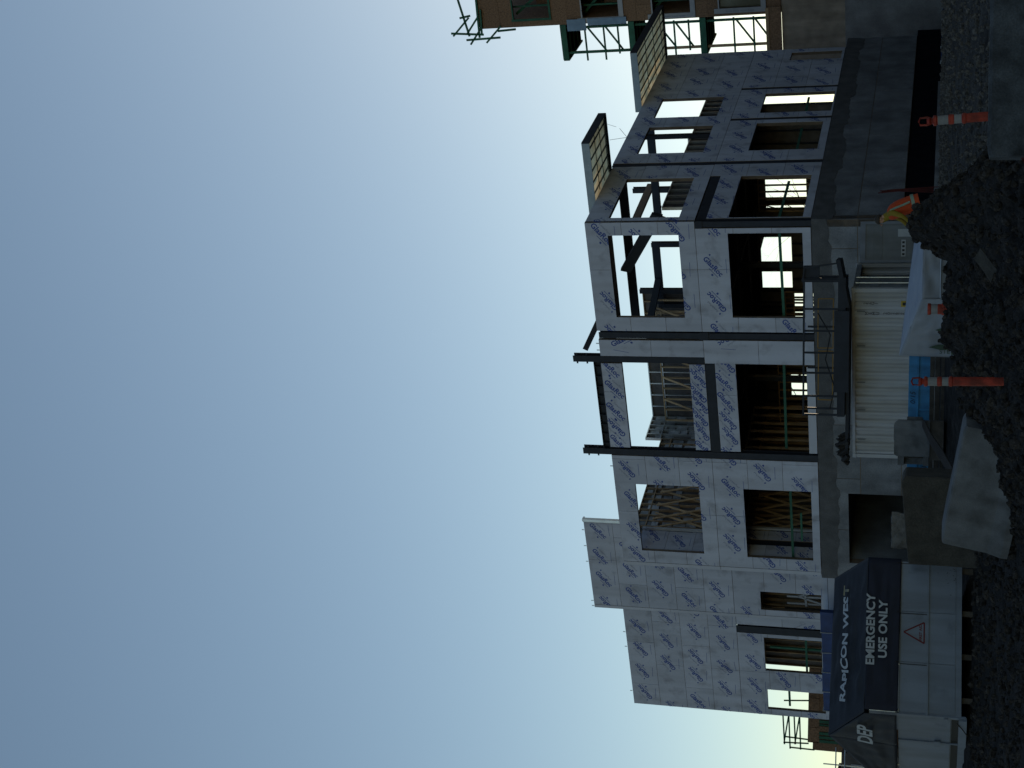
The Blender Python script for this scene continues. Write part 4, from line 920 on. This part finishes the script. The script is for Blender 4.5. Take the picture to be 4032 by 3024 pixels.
# ------------------------------------------------------------------ right side odds and ends
o = MB().box(.3, .55, -2, 9, .0, 0.46).build('kerb', CONC, off=(0, 0, 0)); o.location = L2W(1.2, 0, 1.45); o.rotation_euler = (0, 0, -TH); kind(o, 'structure')
bf = root('blue_sheet_barrier', L2W(1.0, 13.4, 1.5), -TH, 'low dark blue sheeting fence tied with white cords along the foot of the right wall', 'fence')
for i in range(5): MB().box(-.05, .05, i*1.9, i*1.9+1.88, 0, .36).build('blue_sheet', BLUET, bf, bevel=.02); MB().box(-.07, .07, i*1.9-.02, i*1.9-.001, 0, .38).build('white_tie', LETTER, bf)
rb = root('red_steel_bundle', (6.8, 50, 1.6), 0, 'upright bundle of rusty red steel rods against the concrete wall corner', 'steel rods'); rr = random.Random(2)
for k in range(7): MB().tube([(rr.uniform(-.12, .12), rr.uniform(-.1, .1), 0), (rr.uniform(-.1, .1), rr.uniform(-.1, .1), rr.uniform(1.7, 2.2))], .02).build('rod', RUST, rb)

# ------------------------------------------------------------------ worker
wk = root('person', (4.08, 33, 1.27), 0, 'worker in orange vest over yellow jacket leaning left behind the soil heap', 'person')
J = {'pel': (.10, 0, .92), 'sp': (.06, 0, 1.12), 'ch': (-.06, 0, 1.33), 'nk': (-.17, 0, 1.49), 'hd': (-.24, 0, 1.60), 'ht': (-.27, 0, 1.70),
     'sl': (-.10, -.19, 1.40), 'el': (-.20, -.25, 1.14), 'wl': (-.36, -.18, .96), 'fl': (-.43, -.15, .90), 'sr': (-.10, .19, 1.40), 'er': (-.24, .25, 1.16), 'wr': (-.42, .16, 1.0), 'fr': (-.5, .13, .95),
     'hl': (.10, -.10, .88), 'kl': (-.05, -.12, .48), 'al': (.08, -.12, .09), 'tl': (-.12, -.13, .04), 'hr': (.10, .10, .88), 'kr': (.12, .12, .48), 'ar': (.30, .12, .10), 'tr': (.12, .13, .04)}
Rr = dict(pel=.15, sp=.145, ch=.155, nk=.09, hd=.095, ht=.07, sl=.075, el=.05, wl=.036, fl=.04, sr=.075, er=.05, wr=.036, fr=.04, hl=.09, kl=.065, al=.045, tl=.04, hr=.09, kr=.065, ar=.045, tr=.04)
EG = [('pel', 'sp'), ('sp', 'ch'), ('ch', 'nk'), ('nk', 'hd'), ('hd', 'ht'), ('ch', 'sl'), ('sl', 'el'), ('el', 'wl'), ('wl', 'fl'), ('ch', 'sr'), ('sr', 'er'), ('er', 'wr'), ('wr', 'fr'), ('pel', 'hl'), ('hl', 'kl'), ('kl', 'al'), ('al', 'tl'), ('pel', 'hr'), ('hr', 'kr'), ('kr', 'ar'), ('ar', 'tr')]
ks = list(J); me = bpy.data.meshes.new('body'); me.from_pydata([J[k] for k in ks], [(ks.index(a), ks.index(b)) for a, b in EG], [])
bo = link('body', me, wk); sk = bo.modifiers.new('skin', 'SKIN'); bo.modifiers.new('sub', 'SUBSURF').levels = 2
for i, k in enumerate(ks): r = Rr[k]; me.skin_vertices[0].data[i].radius = (r, r); me.skin_vertices[0].data[i].use_root = (k == 'pel')
dg = bpy.context.evaluated_depsgraph_get(); dg.update(); m2 = bpy.data.meshes.new_from_object(bo.evaluated_get(dg)); bo.modifiers.clear(); bo.data = m2; m2.materials.clear()
for m_ in (YELL, SKIN, PANTS): m2.materials.append(m_)
for p in m2.polygons:
    p.use_smooth = True; c = p.center
    if c.z > 1.555 and c.x < -.13: p.material_index = 1
    elif c.z < .92 and c.x > -.28: p.material_index = 2
    elif c.x < -.37 and c.z < 1.05: p.material_index = 1
def ringloft(name, rings, m, parent, n=20):
    mb = MB(); k0 = 0
    for c, rx, ry in rings:
        for j in range(n): g = 2*math.pi*j/n; mb.v.append((c[0]+rx*math.cos(g), c[1]+ry*math.sin(g), c[2]+.25*rx*math.cos(g)))
    for k in range(len(rings)-1):
        for j in range(n): a = k*n+j; b2 = k*n+(j+1) % n; mb.f.append((a, b2, b2+n, a+n))
    return mb.build(name, m, parent, smooth=True)
VR = [((.13, 0, .80), .205, .235), ((.10, 0, .95), .195, .225), ((.05, 0, 1.12), .185, .215), ((-.02, 0, 1.28), .185, .22), ((-.085, 0, 1.40), .165, .215), ((-.13, 0, 1.47), .11, .15)]
vest = ringloft('safety_vest', VR, VEST, wk)
ringloft('waist_stripe', [((.118, 0, .90), .207, .237), ((.10, 0, .97), .204, .234)], STRIPE, vest)
for s in (-1, 1):
    MB().bar((.02+.0, s*.10-.03, 1.0), (-.07, s*.14-.02, 1.42), .05, .05).build('shoulder_stripe', STRIPE, vest)
    MB().tube([(.12, -.236, 1.0), (.05, -.23, 1.15), (.0, -.235, 1.28), (-.06, -.2, 1.42)], [.025]*4, 6).build('side_stripe', STRIPE, vest) if s < 0 else None
b = bmesh.new(); bmesh.ops.create_uvsphere(b, u_segments=14, v_segments=9, radius=.115)
bmesh.ops.delete(b, geom=[v for v in b.verts if v.co.z < -.03 and v.co.x < .02], context='VERTS')
me = bpy.data.meshes.new('hair'); b.to_mesh(me); b.free(); me.materials.append(HAIR); h_ = link('hair', me, wk); h_.location = (-.235, 0, 1.665); h_.scale = (1, .92, .85)
MB().tube([(-.345, 0, 1.64), (-.375, 0, 1.605), (-.345, 0, 1.59)], [.012, .018, .012], 6).build('nose', SKIN, wk)
for s in (-1, 1):
    MB().tube([(-.325, s*.04, 1.645), (-.342, s*.04, 1.643)], .012, 6).build('eye', HAIR, wk); MB().tube([(-.25, s*.095, 1.63), (-.23, s*.11, 1.60)], .022, 6).build('ear', SKIN, wk)
    w_ = Vector(J['fl' if s < 0 else 'fr'])
    for k in range(4): MB().tube([w_+Vector((0, (k-1.5)*.02, 0)), w_+Vector((-.05, (k-1.5)*.022, -.03)), w_+Vector((-.06, (k-1.5)*.02, -.07+.006*k))], [.011, .010, .008], 5).build('finger', SKIN, wk)
    MB().tube([w_+Vector((.02, s*-.03, 0)), w_+Vector((-.02, s*-.055, -.03)), w_+Vector((-.04, s*-.05, -.055))], [.012, .011, .009], 5).build('thumb', SKIN, wk)
